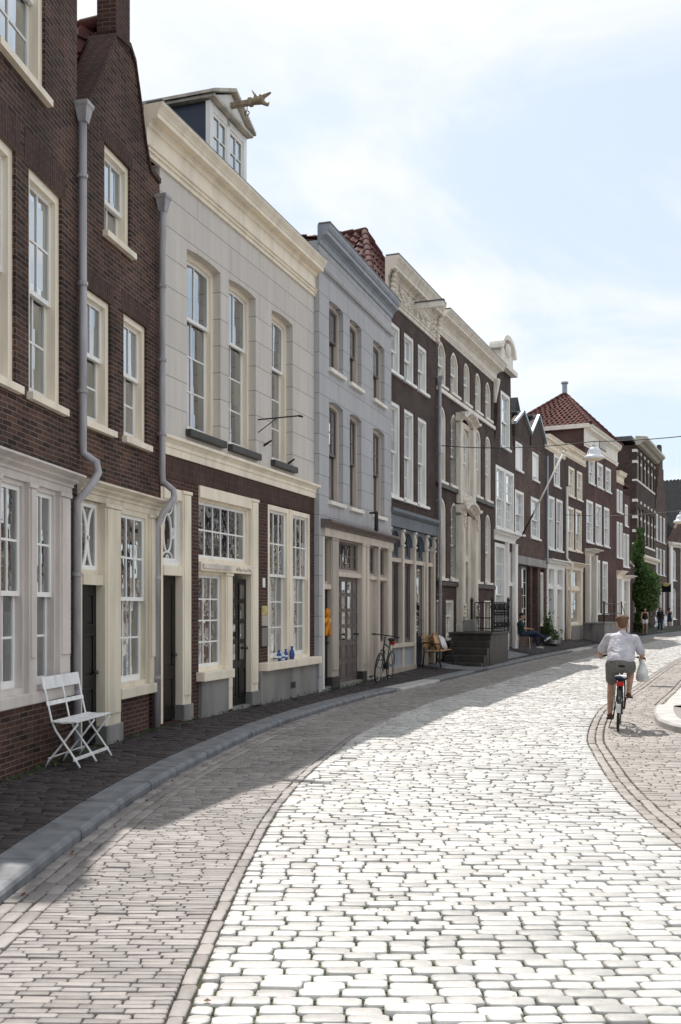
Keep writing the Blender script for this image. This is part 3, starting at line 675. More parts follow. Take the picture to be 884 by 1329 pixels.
cornice(A, 'lead', -.05, 8.46, [(-.02,9.22),(.10,9.22),(.14,9.30),(.14,9.36),(-.02,9.36)], 'gutter')
cornice(A, 'lilac', 1.9, 8.22, simple(3.02,3.24,.20), 'shop_cornice')
A.part('plinth', MB().box(1.95, 8.2, -.02, .02, 0, .78), 'brick_b')
A.part('shop_sill', MB().box(1.95, 8.22, -.06, .1, .78, .90), 'lilac', bevel=.012)
shop_posts(A, [(2.0,2.2),(3.55,3.75),(5.05,5.25),(6.24,6.44),(7.06,7.24),(7.84,8.12)], .90, 3.02, -.05, .16, 'lilac', 'window_post')
for a,b in ((2.2,3.55),(3.75,5.05),(5.25,6.24),(6.44,7.06),(7.24,7.84)): window(A, a, b, .9, 3.02, rec=.0, cw=.05, fd=.16, cols=2, rows=(2,2), split=.47, fmat='lilac', sill=False, gmat='glass_old', sash_off=.03)
door(A, .7, 1.5, .16, 2.3, .18)
A.part('door_frame', MB().box(.6,.7,.02,.3,.14,3.0).box(1.5,1.6,.02,.3,.14,3.0).box(.7,1.5,.02,.3,2.3,2.42).box(.7,1.5,.1,.2,2.42,3.0), 'lilac')

# --- second house: narrow, neck gable --------------------------------------------------------------
B = House('gabled_brick_house', 'narrow dark brick house with a tall chimney topped neck gable and cream window front', PT['c1'], PT['c2'])
gt = [(0,7.5),(.22,7.6),(.5,8.02),(.78,8.48),(1.0,8.85),(1.02,8.9),(1.45,8.97),(1.62,8.85),(1.80,8.42),(1.95,8.0),(2.13,7.68),(2.47,7.66)]
bh = [(.04,2.46,.12,3.02,0),(.16,.90,3.93,5.50,0),(1.28,2.03,3.93,5.52,0),(.72,1.49,6.33,7.42,0)]
wall(B, 'brick_b', gt, bh, D=7, side_h=(7.5,7.6))
for a,b,z0,z1 in ((.16,.90,3.93,5.50),(1.28,2.03,3.93,5.52)):
    window(B, a, b, z0, z1, rec=.035, cw=.08, cols=2, rows=(1,2), split=.55, sash_off=.055, fd=.22); lintel(B, a-.08, b+.08, z1+.002, z1+.24)
window(B, .72, 1.49, 6.33, 7.42, rec=.035, cw=.08, cols=2, rows=(1,1), split=.42, sash_off=.055, fd=.22); lintel(B, .64, 1.57, 7.422, 7.64)
mb = MB()
for (a, za), (b, zb) in zip(gt[:-1], gt[1:]):
    if abs(b-a) > .05: mb.add([(a,-.03,za-.02),(b,-.03,zb-.02),(b,.34,zb-.02),(a,.34,za-.02),(a,-.03,za+.05),(b,-.03,zb+.05),(b,.34,zb+.05),(a,.34,za+.05)], [(0,3,2,1),(4,5,6,7),(0,1,5,4),(1,2,6,5),(2,3,7,6),(3,0,4,7)])
B.part('coping', mb, 'brick_soldier')
ch = B.part('chimney', MB().box(1.02, 1.45, -.012, .24, 8.9, 10.0), 'brick_red'); B.part('chimney_cap', MB().box(.99,1.48,-.05,.28,10.001,10.07), 'lead', ch)
gable_roof(B, 'tile', .05, 2.45, .32, 7, 7.5, 9.15)
B.part('vent_pipe', MB().lathe((.62,1.35,8.2), [(.16,0),(.15,.35),(.10,.55),(.10,.80),(.14,.82),(.14,.98),(.0,.98)], 12), 'zinc', smooth=True)
cornice(B, 'cream_dark', .0, 2.50, simple(3.02,3.24,.18), 'shop_cornice')
B.part('plinth', MB().box(1.05, 2.06, -.02, .2, .0, .62), 'brick_red')
B.part('shop_sill', MB().box(1.03, 2.16, -.10, .2, .62, .75), 'cream_dark', bevel=.01)
shop_posts(B, [(.60,1.04)], .12, 3.02, -.07, .25, 'cream_dark', 'pilaster', 'stone'); shop_posts(B, [(2.02,2.22)], .75, 3.02, -.05, .25, 'cream_dark', 'post'); shop_posts(B, [(.0,.09)], .12, 3.02, -.02, .25, 'cream_dark', 'post')
B.part('pier', MB().box(2.221, 2.46, -.001, .3, .12, 3.02), 'brick_b')
window(B, 1.04, 2.02, .75, 3.02, rec=-.02, cw=.07, fd=.2, cols=3, rows=(2,2), split=.5, fmat='cream_dark', sill=False, gmat='glass_old', sash_off=.03)
door(B, .09, .60, .14, 2.03, .05, panels=((.06,.36),(.42,.70),(.74,.95)))
B.part('transom_bar', MB().box(.09,.60,-.04,.3,2.03,2.15), 'cream_dark')
f = window(B, .09, .60, 2.15, 3.02, rec=.02, cw=.03, fd=.2, cols=1, rows=(1,0), fmat='cream_dark', sill=False, gmat='glass_old', sash_off=.01, name='fanlight')
mb = MB(); cx, cz = .345, 2.585
for sx in (-1, 1):
    for sz in (-1, 1): mb.tube([(cx+sx*.20*math.cos(R(a))-sx*.2, .05, cz+sz*(.02+.36*math.sin(R(a)))) for a in range(0, 91, 10)], .014, 6)
    mb.tube([(cx+sx*(.2-.17*math.sin(R(a))), .05, cz+.37*math.cos(R(a))) for a in range(0, 181, 12)], .014, 6)
mb.lathe((0,0,0), [(0,0)], 4) if 0 else None
mb.torus((cx,.05,cz), .03, .012, 'x', 12, 6)
B.part('tracery', mb, 'white', f)
downpipe(B, [(.0,-.07,7.30),(.0,-.07,3.62),(.0,-.08,3.52),(.03,-.22,3.42),(.02,-.25,3.30),(-.10,-.25,3.18),(-.16,-.20,3.08),(-.17,-.08,2.95),(-.17,-.08,2.80),(-.17,-.08,.15)], .045, (.0,-.08,7.30))

# --- third house: warm grey stucco -----------------------------------------------------------------
Cc = House('stucco_house', 'warm grey stucco house with a deep cream cornice, dormer and three tall upper windows', PT['c2'], PT['c3'])
cw3 = [(.80,1.92),(2.22,3.28),(3.97,4.97)]
ch3 = [(a,b,4.38,7.06,.04) for a,b in cw3]
gh = [(.03,.88,.14,3.46,0),(1.17,3.32,.14,3.60,0),(3.80,5.86,.80,3.60,0)]
wall(Cc, 'stucco_warm', [(0,7.92),(6.11,7.92)], ch3, D=8, zb=4.0)
wl = wall(Cc, 'brick_red', [(0,4.0),(6.11,4.0)], gh, D=8, name='ground_floor_wall')
for a,b in cw3:
    window(Cc, a, b, 4.38, 7.06, .04, rec=.13, cw=.085, fd=.17, cols=2, rows=(1,3), split=.66, fmat='cream', sill=False, sash_off=.04)
    Cc.part('brick_sill', MB().box(a-.04, b+.06, -.09, .17, 4.27, 4.378), 'stone_dark', bevel=.01)
cornice(Cc, 'cream', -.40, 6.12, classic(7.88,8.56,.27), 'cornice'); cornice(Cc, 'cream', .0, 6.2, [(-.02,3.92),(.03,3.92),(.03,4.02),(.045,4.03),(.045,4.08),(.08,4.12),(.11,4.14),(.11,4.18),(-.02,4.20)], 'string_course')
Cc.part('cornice_gutter', MB().box(-.40, 6.12, -.26, -.02, 8.562, 8.59), 'lead')
lintel(Cc, .003, 6.10, 3.605, 3.915)
rafters(Cc, 'slate', -.3, 6.1, 8, 8.45, 11.3)
# dormer with the hoisting beam
dm = Cc.part('dormer', MB().box(2.32,3.66,.42,3.6,8.75,9.98), 'navy')
Cc.part('dormer_front', MB().box(2.28,2.40,.36,.44,8.7,9.98).box(3.58,3.70,.36,.44,8.7,9.98).box(2.94,3.04,.37,.44,8.7,9.98).box(2.40,3.58,.37,.44,9.86,9.98), 'white', dm)
for a,b in ((2.40,2.94),(3.04,3.58)):
    mb = MB().ring([(a,8.8),(b,8.8),(b,9.86),(a,9.86)], [(a+.05,8.86),(b-.05,8.86),(b-.05,9.80),(a+.05,9.80)], .385, .42).box((a+b)/2-.015,(a+b)/2+.015,.39,.415,8.86,9.8)
    for z in (9.17,9.49): mb.box(a+.05,b-.05,.392,.412,z-.013,z+.013)
    Cc.part('dormer_sash', mb, 'white', dm); Cc.part('dormer_pane', MB().quad((a,.41,8.8),(b,.41,8.8),(b,.41,9.86),(a,.41,9.86)), 'glass_up', dm, fix=False)
mb = MB().prism([(2.22,10.0),(3.76,10.0),(3.76,10.05),(2.22,10.05)], .26, 3.4)
Cc.part('dormer_roof', mb.prism([(2.18,10.05),(2.99,10.43),(3.80,10.05),(3.80,10.10),(2.99,10.49),(2.18,10.10)], .22, 3.4), 'sandstone', dm)
Cc.part('tympanum', MB().prism([(2.28,10.05),(3.70,10.05),(2.99,10.40)], .32, .44), 'white', dm)
hb = Cc.part('hoisting_beam', MB().box(2.945,3.035,-.22,.5,10.17,10.25).box(2.93,3.05,-.20,-.13,10.155,10.27), 'oak', bevel=.012)
mb = MB().cap((2.99,-.20,10.22),.06,(2.99,-.34,10.22),.075).cap((2.99,-.34,10.25),.05,(2.99,-.52,10.31),.022).cap((2.99,-.34,10.2),.045,(2.99,-.47,10.12),.03).cap((2.99,-.47,10.12),.03,(2.99,-.50,10.16),.012)
for sx in (-1,1): mb.cap((2.99+sx*.05,-.28,10.27),.025,(2.99+sx*.08,-.22,10.37),.008).ell((2.99+sx*.05,-.36,10.28),(.018,.018,.018))
hb.location = (0, .13, 0); blob(mb, 'carved_head', 'oak', hb, .012, 3); Cc.part('hook', MB().tube([(2.99,-.10,10.16),(2.99,-.10,10.08)],.008,6).torus((2.99,-.10,10.04),.04,.009,'x',12,6), 'iron', hb)
# ground floor joinery
shop_posts(Cc, [(.62,.88)], .14, 3.46, -.03, .3, 'cream', 'door_post', 'stone'); shop_posts(Cc, [(.03,.10)], .14, 3.46, .0, .3, 'cream', 'door_post')
Cc.part('door_head', MB().box(.10,.62,-.02,.3,3.30,3.46), 'cream', bevel=.006, seg=1); Cc.part('transom_bar', MB().box(.10,.62,-.02,.3,2.22,2.36), 'cream', bevel=.006, seg=1)
door(Cc, .10, .62, .16, 2.22, .09, 'dark_brown', panels=((.06,.30),(.36,.95)))
f = window(Cc, .10, .62, 2.36, 3.30, rec=.03, cw=.02, fd=.2, cols=1, rows=(1,0), fmat='white', sill=False, gmat='glass_old', sash_off=.04, name='fanlight', )
mb = MB(); cx, cz = .36, 2.83
oval = lambda a,b,x=cx,z=cz: [(x+a*math.cos(R(k)), .085, z+b*math.sin(R(k))) for k in range(0, 361, 12)]
mb.tube(oval(.115,.27), .018, 6, False)
for sz in (-1,1):
    for sx in (-1,1): mb.tube([(cx+sx*(.02+.14*math.sin(R(k))), .085, cz+sz*(.40-.13*math.cos(R(k))*1)) for k in range(0, 181, 15)], .013, 6)
    mb.tube(oval(.03,.04,cx,cz+sz*.36), .012, 6, False)
for sx in (-1,1): mb.tube(oval(.028,.07,cx+sx*.165), .013, 6, False)
Cc.part('tracery', mb, 'white', f)
shop_posts(Cc, [(3.04,3.32)], .14, 3.60, -.03, .3, 'cream', 'door_post', 'stone'); shop_posts(Cc, [(2.10,2.34)], .14, 2.32, -.01, .3, 'cream', 'door_post')
Cc.part('window_head', MB().box(1.17,3.04,-.03,.3,3.42,3.60), 'cream', bevel=.006, seg=1); Cc.part('transom_bar', MB().box(1.17,3.04,-.05,.3,2.32,2.46), 'cream', bevel=.006, seg=1)
Cc.part('dentil_moulding', MB().box(1.20,2.2,-.075,-.05,2.36,2.43), 'ornament')
mb = MB()
for k in range(9): mb.ell((2.42+.065*k,-.055,2.39+.012*math.sin(k*2.1)),(.03,.02,.028),8,6)
Cc.part('carved_panel', mb, 'ornament', smooth=True)
window(Cc, 1.17, 3.04, 2.46, 3.42, rec=.04, cw=.04, fd=.2, cols=6, rows=(2,0), fmat='cream', sill=False, gmat='glass_old', sash_off=.04, name='transom_window')
window(Cc, 1.17, 2.10, .80, 2.32, rec=.04, cw=.05, fd=.2, cols=3, rows=(4,0), fmat='cream', sill=False, gmat='glass_old', sash_off=.05)
Cc.part('window_sill', MB().box(1.10,2.16,-.14,.2,.66,.80), 'cream', bevel=.012); Cc.part('plinth', MB().box(1.17,2.10,-.06,.2,0,.66), 'stone', bevel=.01)
door(Cc, 2.34, 3.04, .16, 2.24, .07, 'door_green', panels=((.06,.30),(.35,.50),(.51,.66),(.67,.82),(.83,.97)), cols=2, glazed=.34, pm=.045)
Cc.part('doorstep', MB().box(2.34,3.04,-.02,.3,.0,.16), 'stone')
for a,b in ((3.80,4.78),(4.90,5.86)): window(Cc, a, b, .82, 3.58, rec=.0, cw=.085, fd=.24, cols=3, rows=(2,3), split=.56, fmat='cream', sill=False, gmat='glass_old', sash_off=.045)
Cc.part('mullion', MB().box(4.78,4.90,-.02,.22,.82,3.58), 'cream')
Cc.part('window_sill', MB().box(3.40,6.10,-.17,.22,.68,.82), 'cream', bevel=.014)
Cc.part('plinth', MB().box(3.36,6.08,-.06,.02,0,.68), 'stone', bevel=.01); Cc.part('cellar_vent', MB().box(4.72,4.96,-.063,-.05,.28,.40), 'iron')
for z0, z1, mt, nm in ((1.64,1.80,'yellow','letter_plate'),(1.45,1.635,'greige','letter_plate'),(1.10,1.42,'concrete','letter_plate')): Cc.part(nm, MB().box(3.50,3.76,-.03,-.002,z0,z1), mt, bevel=.004, seg=1)
Cc.part('house_number', MB().box(3.56,3.66,-.012,-.002,2.12,2.28), 'white')
for u, z, l in ((3.38,4.98,.75),(3.62,4.58,.14),(4.74,4.42,.12)):
    Cc.part('iron_bracket', MB().tube([(u,0,z),(u,-l,z+.02)], .012, 6).cap((u,-l,z+.02),.02,(u,-l-.06,z-.0),.016,8).tube([(u,0,z-.22),(u,-l*.45,z)], .008, 6) if l > .5 else MB().cap((u,-.01,z),.022,(u,-l,z+.07),.016,8), 'iron')
downpipe(Cc, [(-.12,-.12,7.20),(-.12,-.12,6.9),(-.09,-.09,6.7),(-.09,-.09,3.65),(-.09,-.10,3.5),(-.05,-.24,3.38),(-.08,-.27,3.28),(-.2,-.27,3.16),(-.26,-.20,3.05),(-.26,-.10,2.85),(-.26,-.10,.14)], .045, (-.12,-.12,7.20))
# --- fourth house: blue grey stucco ------------------------------------------------------------------
D = House('blue_grey_house', 'blue grey stucco house with slim dark windows above a beige timber shopfront', *NRM(PT['c3'], PT['c4'], .10))
cols4 = [(.60,1.50),(1.95,2.80),(3.70,4.66)]
h4 = [(a,b,6.62,8.02,.05) for a,b in cols4]+[(a,b,3.93,5.98,.05) for a,b in cols4]+[(.26,5.2,.14,3.26,0)]
wall(D, 'stucco_grey', [(0,9.0),(5.27,9.0)], h4, D=8)
for a,b in cols4:
    for z0,z1 in ((6.62,8.02),(3.93,5.98)): window(D, a, b, z0, z1, .05, rec=.10, cw=.075, fd=.15, cols=2 if z0 > 5 else 3, rows=(1,1) if z0 > 5 else (2,2), split=.5, fmat='greige_lt', smat='umber', sillmat='offwhite', sash_off=.035)
cornice(D, 'zincblue', -.04, 5.28, [(-.02,8.92),(.03,8.92),(.05,9.0),(.08,9.02),(.08,9.06),(.18,9.09),(.18,9.16),(.21,9.18),(.24,9.24),(.24,9.29),(-.02,9.29)], 'cornice')
cornice(D, 'umber', -.05, 5.30, [(.0,9.292),(.25,9.292),(.25,9.32),(.0,9.32)], 'gutter'); cornice(D, 'stucco_grey', .0, 5.27, [(-.01,8.46),(.05,8.46),(.07,8.50),(.07,8.58),(-.01,8.60)], 'string_course')
rafters(D, 'tile', 0.1, 5.1, 8, 9.04, 9.75)
cornice(D, 'umber', .1, 5.34, ledge(3.36,3.54,.22), 'shop_cornice'); cornice(D, 'greige_lt', .2, 5.28, [(-.02,3.20),(.06,3.20),(.06,3.40),(.10,3.42),(-.02,3.42)], 'fascia')
shop_posts(D, [(.70,1.14)], .14, 3.2, -.02, .34, 'greige', 'post', 'stone_dark'); shop_posts(D, [(.2,.28)], .14, 3.2, -.02, .3, 'offwhite', 'post')
shop_posts(D, [(2.72,2.98)], .14, 3.2, -.04, .34, 'greige_lt', 'post', 'stone_dark'); shop_posts(D, [(3.06,3.30),(4.02,4.16),(4.84,5.2)], .14, 3.2, -.03, .34, 'greige_lt', 'post')
D.part('transom_bar', MB().box(1.14,2.72,-.02,.3,2.42,2.52).box(.28,.70,-.01,.3,2.14,2.24).box(3.30,4.02,-.01,.3,2.42,2.50).box(4.16,4.84,-.01,.3,2.42,2.50), 'greige_lt', bevel=.005, seg=1)
for a,b,z0,c,r in ((1.14,2.72,2.52,4,2),(.28,.70,2.24,2,3),(3.30,4.02,2.50,2,2),(4.16,4.84,2.50,2,2)): window(D, a, b, z0, 3.2, rec=.05, cw=.03, fd=.2, cols=c, rows=(r,0), fmat='greige', smat='umber', sill=False, gmat='glass_shop', sash_off=.04, name='transom_window')
door(D, .28, .70, .18, 2.14, .07, 'dark_brown')
door(D, 1.14, 2.72, .18, 2.42, .08, 'umber', panels=((.04,.18),(.22,.36),(.39,.53),(.54,.68),(.69,.83),(.84,.97)), cols=4, glazed=.37, pm=.035)
D.part('doorstep', MB().box(1.14,2.72,-.06,.3,0,.18).box(.28,.70,-.02,.3,0,.18), 'stone')
D.part('panel_board', MB().box(3.30,4.02,.05,.12,.2,2.42), 'greige'); window(D, 4.16, 4.84, .9, 2.42, rec=.05, cw=.03, fd=.2, cols=1, rows=(4,0), fmat='greige', smat='umber', sill=False, gmat='glass_shop', sash_off=.04)
D.part('panel_board', MB().box(4.16,4.84,.05,.12,.14,.9), 'greige')
D.part('wall_lamp', MB().box(3.2,3.26,-.22,-.06,3.9,3.94).cap((3.23,-.22,3.92),.04,(3.23,-.22,3.55),.05), 'iron')
rfm = None
# --- fifth house: dark brick, carved cornice, arched shopfront ---------------------------------------
E5 = House('carved_cornice_house', 'dark brick house with a carved cream cornice above a blue grey arched shopfront', PT['c4'], PT['c5'])
cols5 = [(.16,1.04),(1.34,2.22),(2.54,3.42)]
h5 = [(a,b,7.70,8.96,0) for a,b in cols5]+[(a,b,4.58,6.97,0) for a,b in cols5]+[(.05,4.2,.14,3.84,0)]
wall(E5, 'brick_c', [(0,9.40),(4.30,9.40)], h5, D=8)
for a,b in cols5:
    window(E5, a, b, 7.70, 8.96, rec=.03, cw=.10, cols=2, rows=(1,1), fmat='white', fd=.24, sash_off=.08); window(E5, a, b, 4.58, 6.97, rec=.03, cw=.10, cols=2, rows=(2,2), fmat='white', fd=.24, sash_off=.08)
cn = cornice(E5, 'ornament', -.12, 4.2, classic(9.36,10.42,.34)); E5.part('cornice_gutter', MB().box(-.12,4.2,-.34,0,10.422,10.46), 'lead')
mb = MB()
for k in range(26):                                  # carved leaf scrolls along the frieze
    u = .2+3.9*k/25; z = 9.76+.12*math.sin(k*1.9); mb.ell((u,-.05,z),(.07+.02*math.sin(k*5),.05,.07),8,6); mb.ell((u+.05,-.08,z+.10*math.cos(k*2.3)),(.04,.04,.03),8,6)
for u in (.10,4.20):
    for k in range(7): mb.ell((u,-.08-.10*(k/6)**2,9.40+.12*k),(.10,.07,.08),8,6)
E5.part('carving', mb, 'ornament', cn, smooth=True)
bm_ = E5.part('hoisting_beam', MB().box(2.0,2.09,-.85,.3,9.70,9.86), 'offwhite', bevel=.01); E5.part('beam_cover', MB().box(1.98,2.11,-.88,.0,9.861,9.89), 'lead', bm_)
gable_roof(E5, 'tile', -.2, 4.5, .35, 8, 9.8, 12.0, hip=1.05)
cornice(E5, 'bluegrey', -.02, 4.24, [(-.02,3.82),(.06,3.82),(.06,4.10),(.10,4.12),(.16,4.18),(.16,4.26),(-.02,4.28)], 'shop_fascia')
ux = [(.05,.26),(1.14,1.34),(2.16,2.36),(3.28,3.50),(4.02,4.2)]
for a,b in ux:
    p = E5.part('column', MB().box(a+.03,b-.03,-.02,.2,.14,3.42), 'greige_lt', bevel=.008, seg=1); m_ = (a+b)/2
    E5.part('capital', MB().box(a+.01,b-.01,-.045,.2,3.36,3.41).box(a+.04,b-.04,-.015,.2,3.41,3.80).ell((m_,-.02,3.55),(.05,.045,.12),10,8).box(a+.02,b-.02,-.05,.2,3.74,3.79), 'ornament', p, smooth=False)
bay = [(.26,1.14),(1.34,2.16),(2.36,3.28),(3.50,4.02)]
mb = MB()
for a,b in bay:                                       # spandrels above each arched light
    P = outline(a, b, 3.04, 3.74, (b-a)*.45); n = len(P)
    for i in range(2, n-1): mb.quad((P[i][0],.03,P[i][1]),(P[i][0],.03,3.84),(P[i+1][0],.03,3.84),(P[i+1][0],.03,P[i+1][1]))
    for i in range(2, n-1): mb.quad((P[i][0],.03,P[i][1]),(P[i+1][0],.03,P[i+1][1]),(P[i+1][0],.2,P[i+1][1]),(P[i][0],.2,P[i][1]))
E5.part('arch_panel', mb, 'bluegrey', fix=False)
for a,b in bay:
    window(E5, a, b, 3.04, 3.74, (b-a)*.45, rec=.10, cw=.03, fd=.12, cols=1, rows=(1,0), fmat='bluegrey', smat='bluegrey', sill=False, gmat='glass_shop', sash_off=.03, name='arched_light')
E5.part('transom_bar', MB().box(.26,4.02,.02,.2,2.94,3.04), 'greige_lt')
for a,b in bay[:2]: window(E5, a, b, .86, 2.94, rec=.10, cw=.03, fd=.12, cols=1, rows=(1,0), fmat='umber', smat='umber', sill=False, gmat='glass_shop', sash_off=.03, name='shop_window')
E5.part('shop_sill', MB().box(.26,2.16,-.06,.2,.76,.86), 'greige_lt', bevel=.01); E5.part('dado_panel', MB().box(.26,1.14,.02,.2,.14,.76).box(1.34,2.16,.02,.2,.14,.76), 'panelblue'); E5.part('plinth', MB().box(.05,2.3,-.04,.2,0,.26), 'greige')
door(E5, 2.36, 3.28, .2, 2.94, .10, 'navy', panels=((.04,.22),(.28,.97)), glazed=.25); E5.part('door_lining', MB().box(3.18,3.28,.02,.22,.2,2.94).box(2.36,2.40,.02,.22,.2,2.94), 'greige_lt'); window(E5, 3.50, 4.02, .3, 2.94, rec=.08, cw=.03, fd=.12, cols=1, rows=(1,0), fmat='umber', smat='umber', sill=False, gmat='glass_shop', sash_off=.03, name='shop_window')

# --- sixth house: patrician house, arched windows, carved middle bay ----------------------------------
F = House('arched_window_house', 'wide brown brick house with arched windows, carved stone doorway and raised stoop', PT['c5'], PT['c6'])
cx6 = [(.18,1.04),(1.50,2.42),(4.42,5.24),(5.78,6.64)]
h6 = [(a,b,8.28,9.58,.30) for a,b in cx6]+[(3.0,3.82,8.28,9.58,.30)]
h6 += [(a,b,5.48,7.70,.32) for a,b in cx6]+[(a,b,2.64,5.0,.32) for a,b in cx6]+[(.02,.46,.3,2.0,0),(.98,1.92,.88,2.02,0),(4.26,5.04,.88,2.02,0),(5.6,6.5,.3,2.02,0),(2.45,3.9,1.0,7.72,0)]
wall(F, 'brick_d', [(0,9.75),(7.02,9.75)], h6, D=9)
for a,b in cx6+[(3.0,3.82)]: window(F, a, b, 8.28, 9.58, .30, rec=.03, cw=.09, cols=2, rows=(2,2), fmat='offwhite', fd=.26, sash_off=.08)
for a,b in cx6:
    window(F, a, b, 5.48, 7.70, .32, rec=.03, cw=.09, cols=3, rows=(4,3), split=.42, fmat='offwhite', fd=.26, sash_off=.08); window(F, a, b, 2.64, 5.0, .32, rec=.03, cw=.09, cols=3, rows=(4,4), split=.45, fmat='offwhite', fd=.26, sash_off=.08)
for a,b,z in ((.0,2.44,5.42),(4.0,7.0,5.42),(.0,2.3,2.56),(4.1,7.0,2.56),(.0,7.0,8.18)): F.part('string_course', MB().box(a,b,-.07,.0,z-.14,z-.02), 'stone_dark' if z < 8 else 'offwhite', bevel=.01, seg=1)
for a,b in ((.98,1.92),(4.26,5.04)): window(F, a, b, .88, 2.02, rec=.03, cw=.09, cols=3, rows=(1,2), split=.6, fmat='offwhite', fd=.26, sash_off=.08)
door(F, .06, .40, .3, 1.94, .24, 'door_green'); door(F, 5.70, 6.40, .3, 1.94, .24, 'door_green')
F.part('door_lining', MB().box(.40,.46,-.01,.3,.3,2.0).box(.02,.40,-.01,.3,1.94,2.0), 'offwhite'); F.part('door_lining', MB().box(5.6,5.70,-.01,.3,.3,2.02).box(6.40,6.5,-.01,.3,.3,2.02).box(5.70,6.40,-.01,.3,1.94,2.02), 'offwhite')
cornice(F, 'offwhite', .02, 7.25, classic(9.70,10.32,.42)); F.part('cornice_gutter', MB().box(.02,7.25,-.42,0,10.322,10.36), 'lead')
F.part('console', MB().prism([(6.86,9.0),(7.0,9.0),(7.0,9.8),(6.86,9.8)], -.10, .0).cap((6.93,-.06,9.05),.05,(6.93,-.16,9.75),.09), 'offwhite', smooth=True)
rafters(F, 'slate', .1, 6.9, 9, 10.1, 12.0)
# carved middle bay
for u in (2.30,3.86): 
    p = F.part('pilaster', MB().box(u-.16,u+.16,-.20,.02,.98,4.62).box(u-.12,u+.12,-.22,-.19,1.5,4.4).box(u-.19,u+.19,-.24,.02,.98,1.28).box(u-.15,u+.15,-.14,.02,5.0,7.5), 'ornament', bevel=.012, seg=1)
    mb = MB()
    for k in range(6): mb.ell((u+.03*math.sin(k*2),-.24,1.3+.11*k),(.08,.05,.07),8,6)
    for k in range(5): mb.ell((u+.04*math.cos(k*2.4),-.22,4.3+.08*k),(.09,.06,.05),8,6)
    F.part('carving', mb, 'ornament', p, smooth=True)
def bow(z, h_, out, u0=2.05, u1=4.1, n=16):
    mb = MB(); vs = []; pr = [(0,0),(out*.4,0),(out*.5,.08),(out,.14),(out,.22),(0,.24)]; m = len(pr)
    for k in range(n+1):
        x = k/n; e = z+h_*max(0,math.cos((x-.5)*4.2))**.8+.05*max(0,(abs(x-.5)-.38)*8)
        for o, dz in pr: vs.append((u0+(u1-u0)*x,-o,e+dz))
    mb.add(vs, [(k*m+i,k*m+(i+1)%m,(k+1)*m+(i+1)%m,(k+1)*m+i) for k in range(n) for i in range(m)]+[tuple(range(m)),tuple(range((n+1)*m-1,n*m-1,-1))]); return mb
F.part('hood', bow(4.66,.22,.34), 'ornament'); F.part('hood', bow(7.48,.24,.30), 'ornament')
mb = MB().box(2.46,3.70,-.10,.1,4.95,5.35)
for k in range(12): mb.ell((2.5+.105*k,-.14,5.1+.08*math.sin(k*2.2)),(.07,.06,.09),8,6)
F.part('carved_apron', mb, 'ornament')
F.part('bay_lining', MB().box(2.45,2.62,-.02,.30,5.36,7.6).box(3.60,3.9,-.02,.30,5.36,7.6).box(2.62,3.60,-.02,.3,7.42,7.6).box(2.46,2.62,-.06,.3,1.0,4.7).box(3.34,3.9,-.06,.3,1.0,4.7).box(2.62,3.34,-.06,.3,3.22,3.42).box(2.62,3.34,-.02,.3,4.7,4.95), 'ornament', bevel=.01, seg=1)
window(F, 2.62, 3.60, 5.36, 7.42, .25, rec=.04, cw=.06, cols=2, rows=(3,3), fmat='offwhite', sill=False); window(F, 2.62, 3.34, 3.42, 4.72, .25, rec=.10, cw=.05, cols=3, rows=(5,0), fmat='offwhite', sill=False, gmat='glass_far', name='fanlight')
door(F, 2.62, 3.34, 1.0, 3.22, .2, 'black_paint')
# stoop: a block of stone with steps rising along the front, iron rail on the far side
mb = MB().box(1.3,3.62,-1.28,-.001,.0,.98); sp_ = F.part('stoop', mb, 'stone_dark', bevel=.02)
F.part('landing', MB().box(1.24,3.68,-1.34,-.001,.982,1.05), 'stone_dark', sp_, bevel=.015)
for k in range(4): F.part('step', MB().box(1.299-.29*(4-k),1.299,-1.28-.015*k,-.10,0,1.0-.20*(4-k)), 'stone_dark', sp_, bevel=.018)
rl = MB()
for k in range(15): u = 1.5+2.1*k/14; rl.tube([(u,-1.28,1.05),(u,-1.28,1.95)], .013, 6); rl.torus((u+.06,-1.28,1.60),.05,.010,'x',10,5) if k < 14 else None
for k in range(11): y = -1.28+1.2*k/10; rl.tube([(3.60,y,1.05),(3.60,y,1.95)], .013, 6)
for z in (1.11,1.44,1.93): rl.box(1.48,3.62,-1.295,-1.265,z,z+.03).box(3.585,3.615,-1.28,-.2,z,z+.03)
for p in ((1.5,-1.28),(3.6,-1.28),(3.6,-.1)): rl.lathe((p[0],p[1],1.05), [(.035,0),(.035,.92),(.05,.95),(.05,.99),(.02,1.05),(0,1.07)], 8)
for k in range(10): rl.torus((1.6+.2*k,-1.28,1.80),.08,.014,'x',12,5).torus((1.68+.2*k,-1.28,1.26),.07,.013,'x',12,5)
F.part('railing', rl, 'iron', sp_)
F.part('stone_seat', MB().box(2.05,2.32,-.6,-.24,1.05,1.42), 'stone', sp_, bevel=.02)
downpipe(F, [(.02,-.10,8.2),(.02,-.10,4.2),(.06,-.10,4.0),(.06,-.10,.3)], .05, (.02,-.12,8.2))
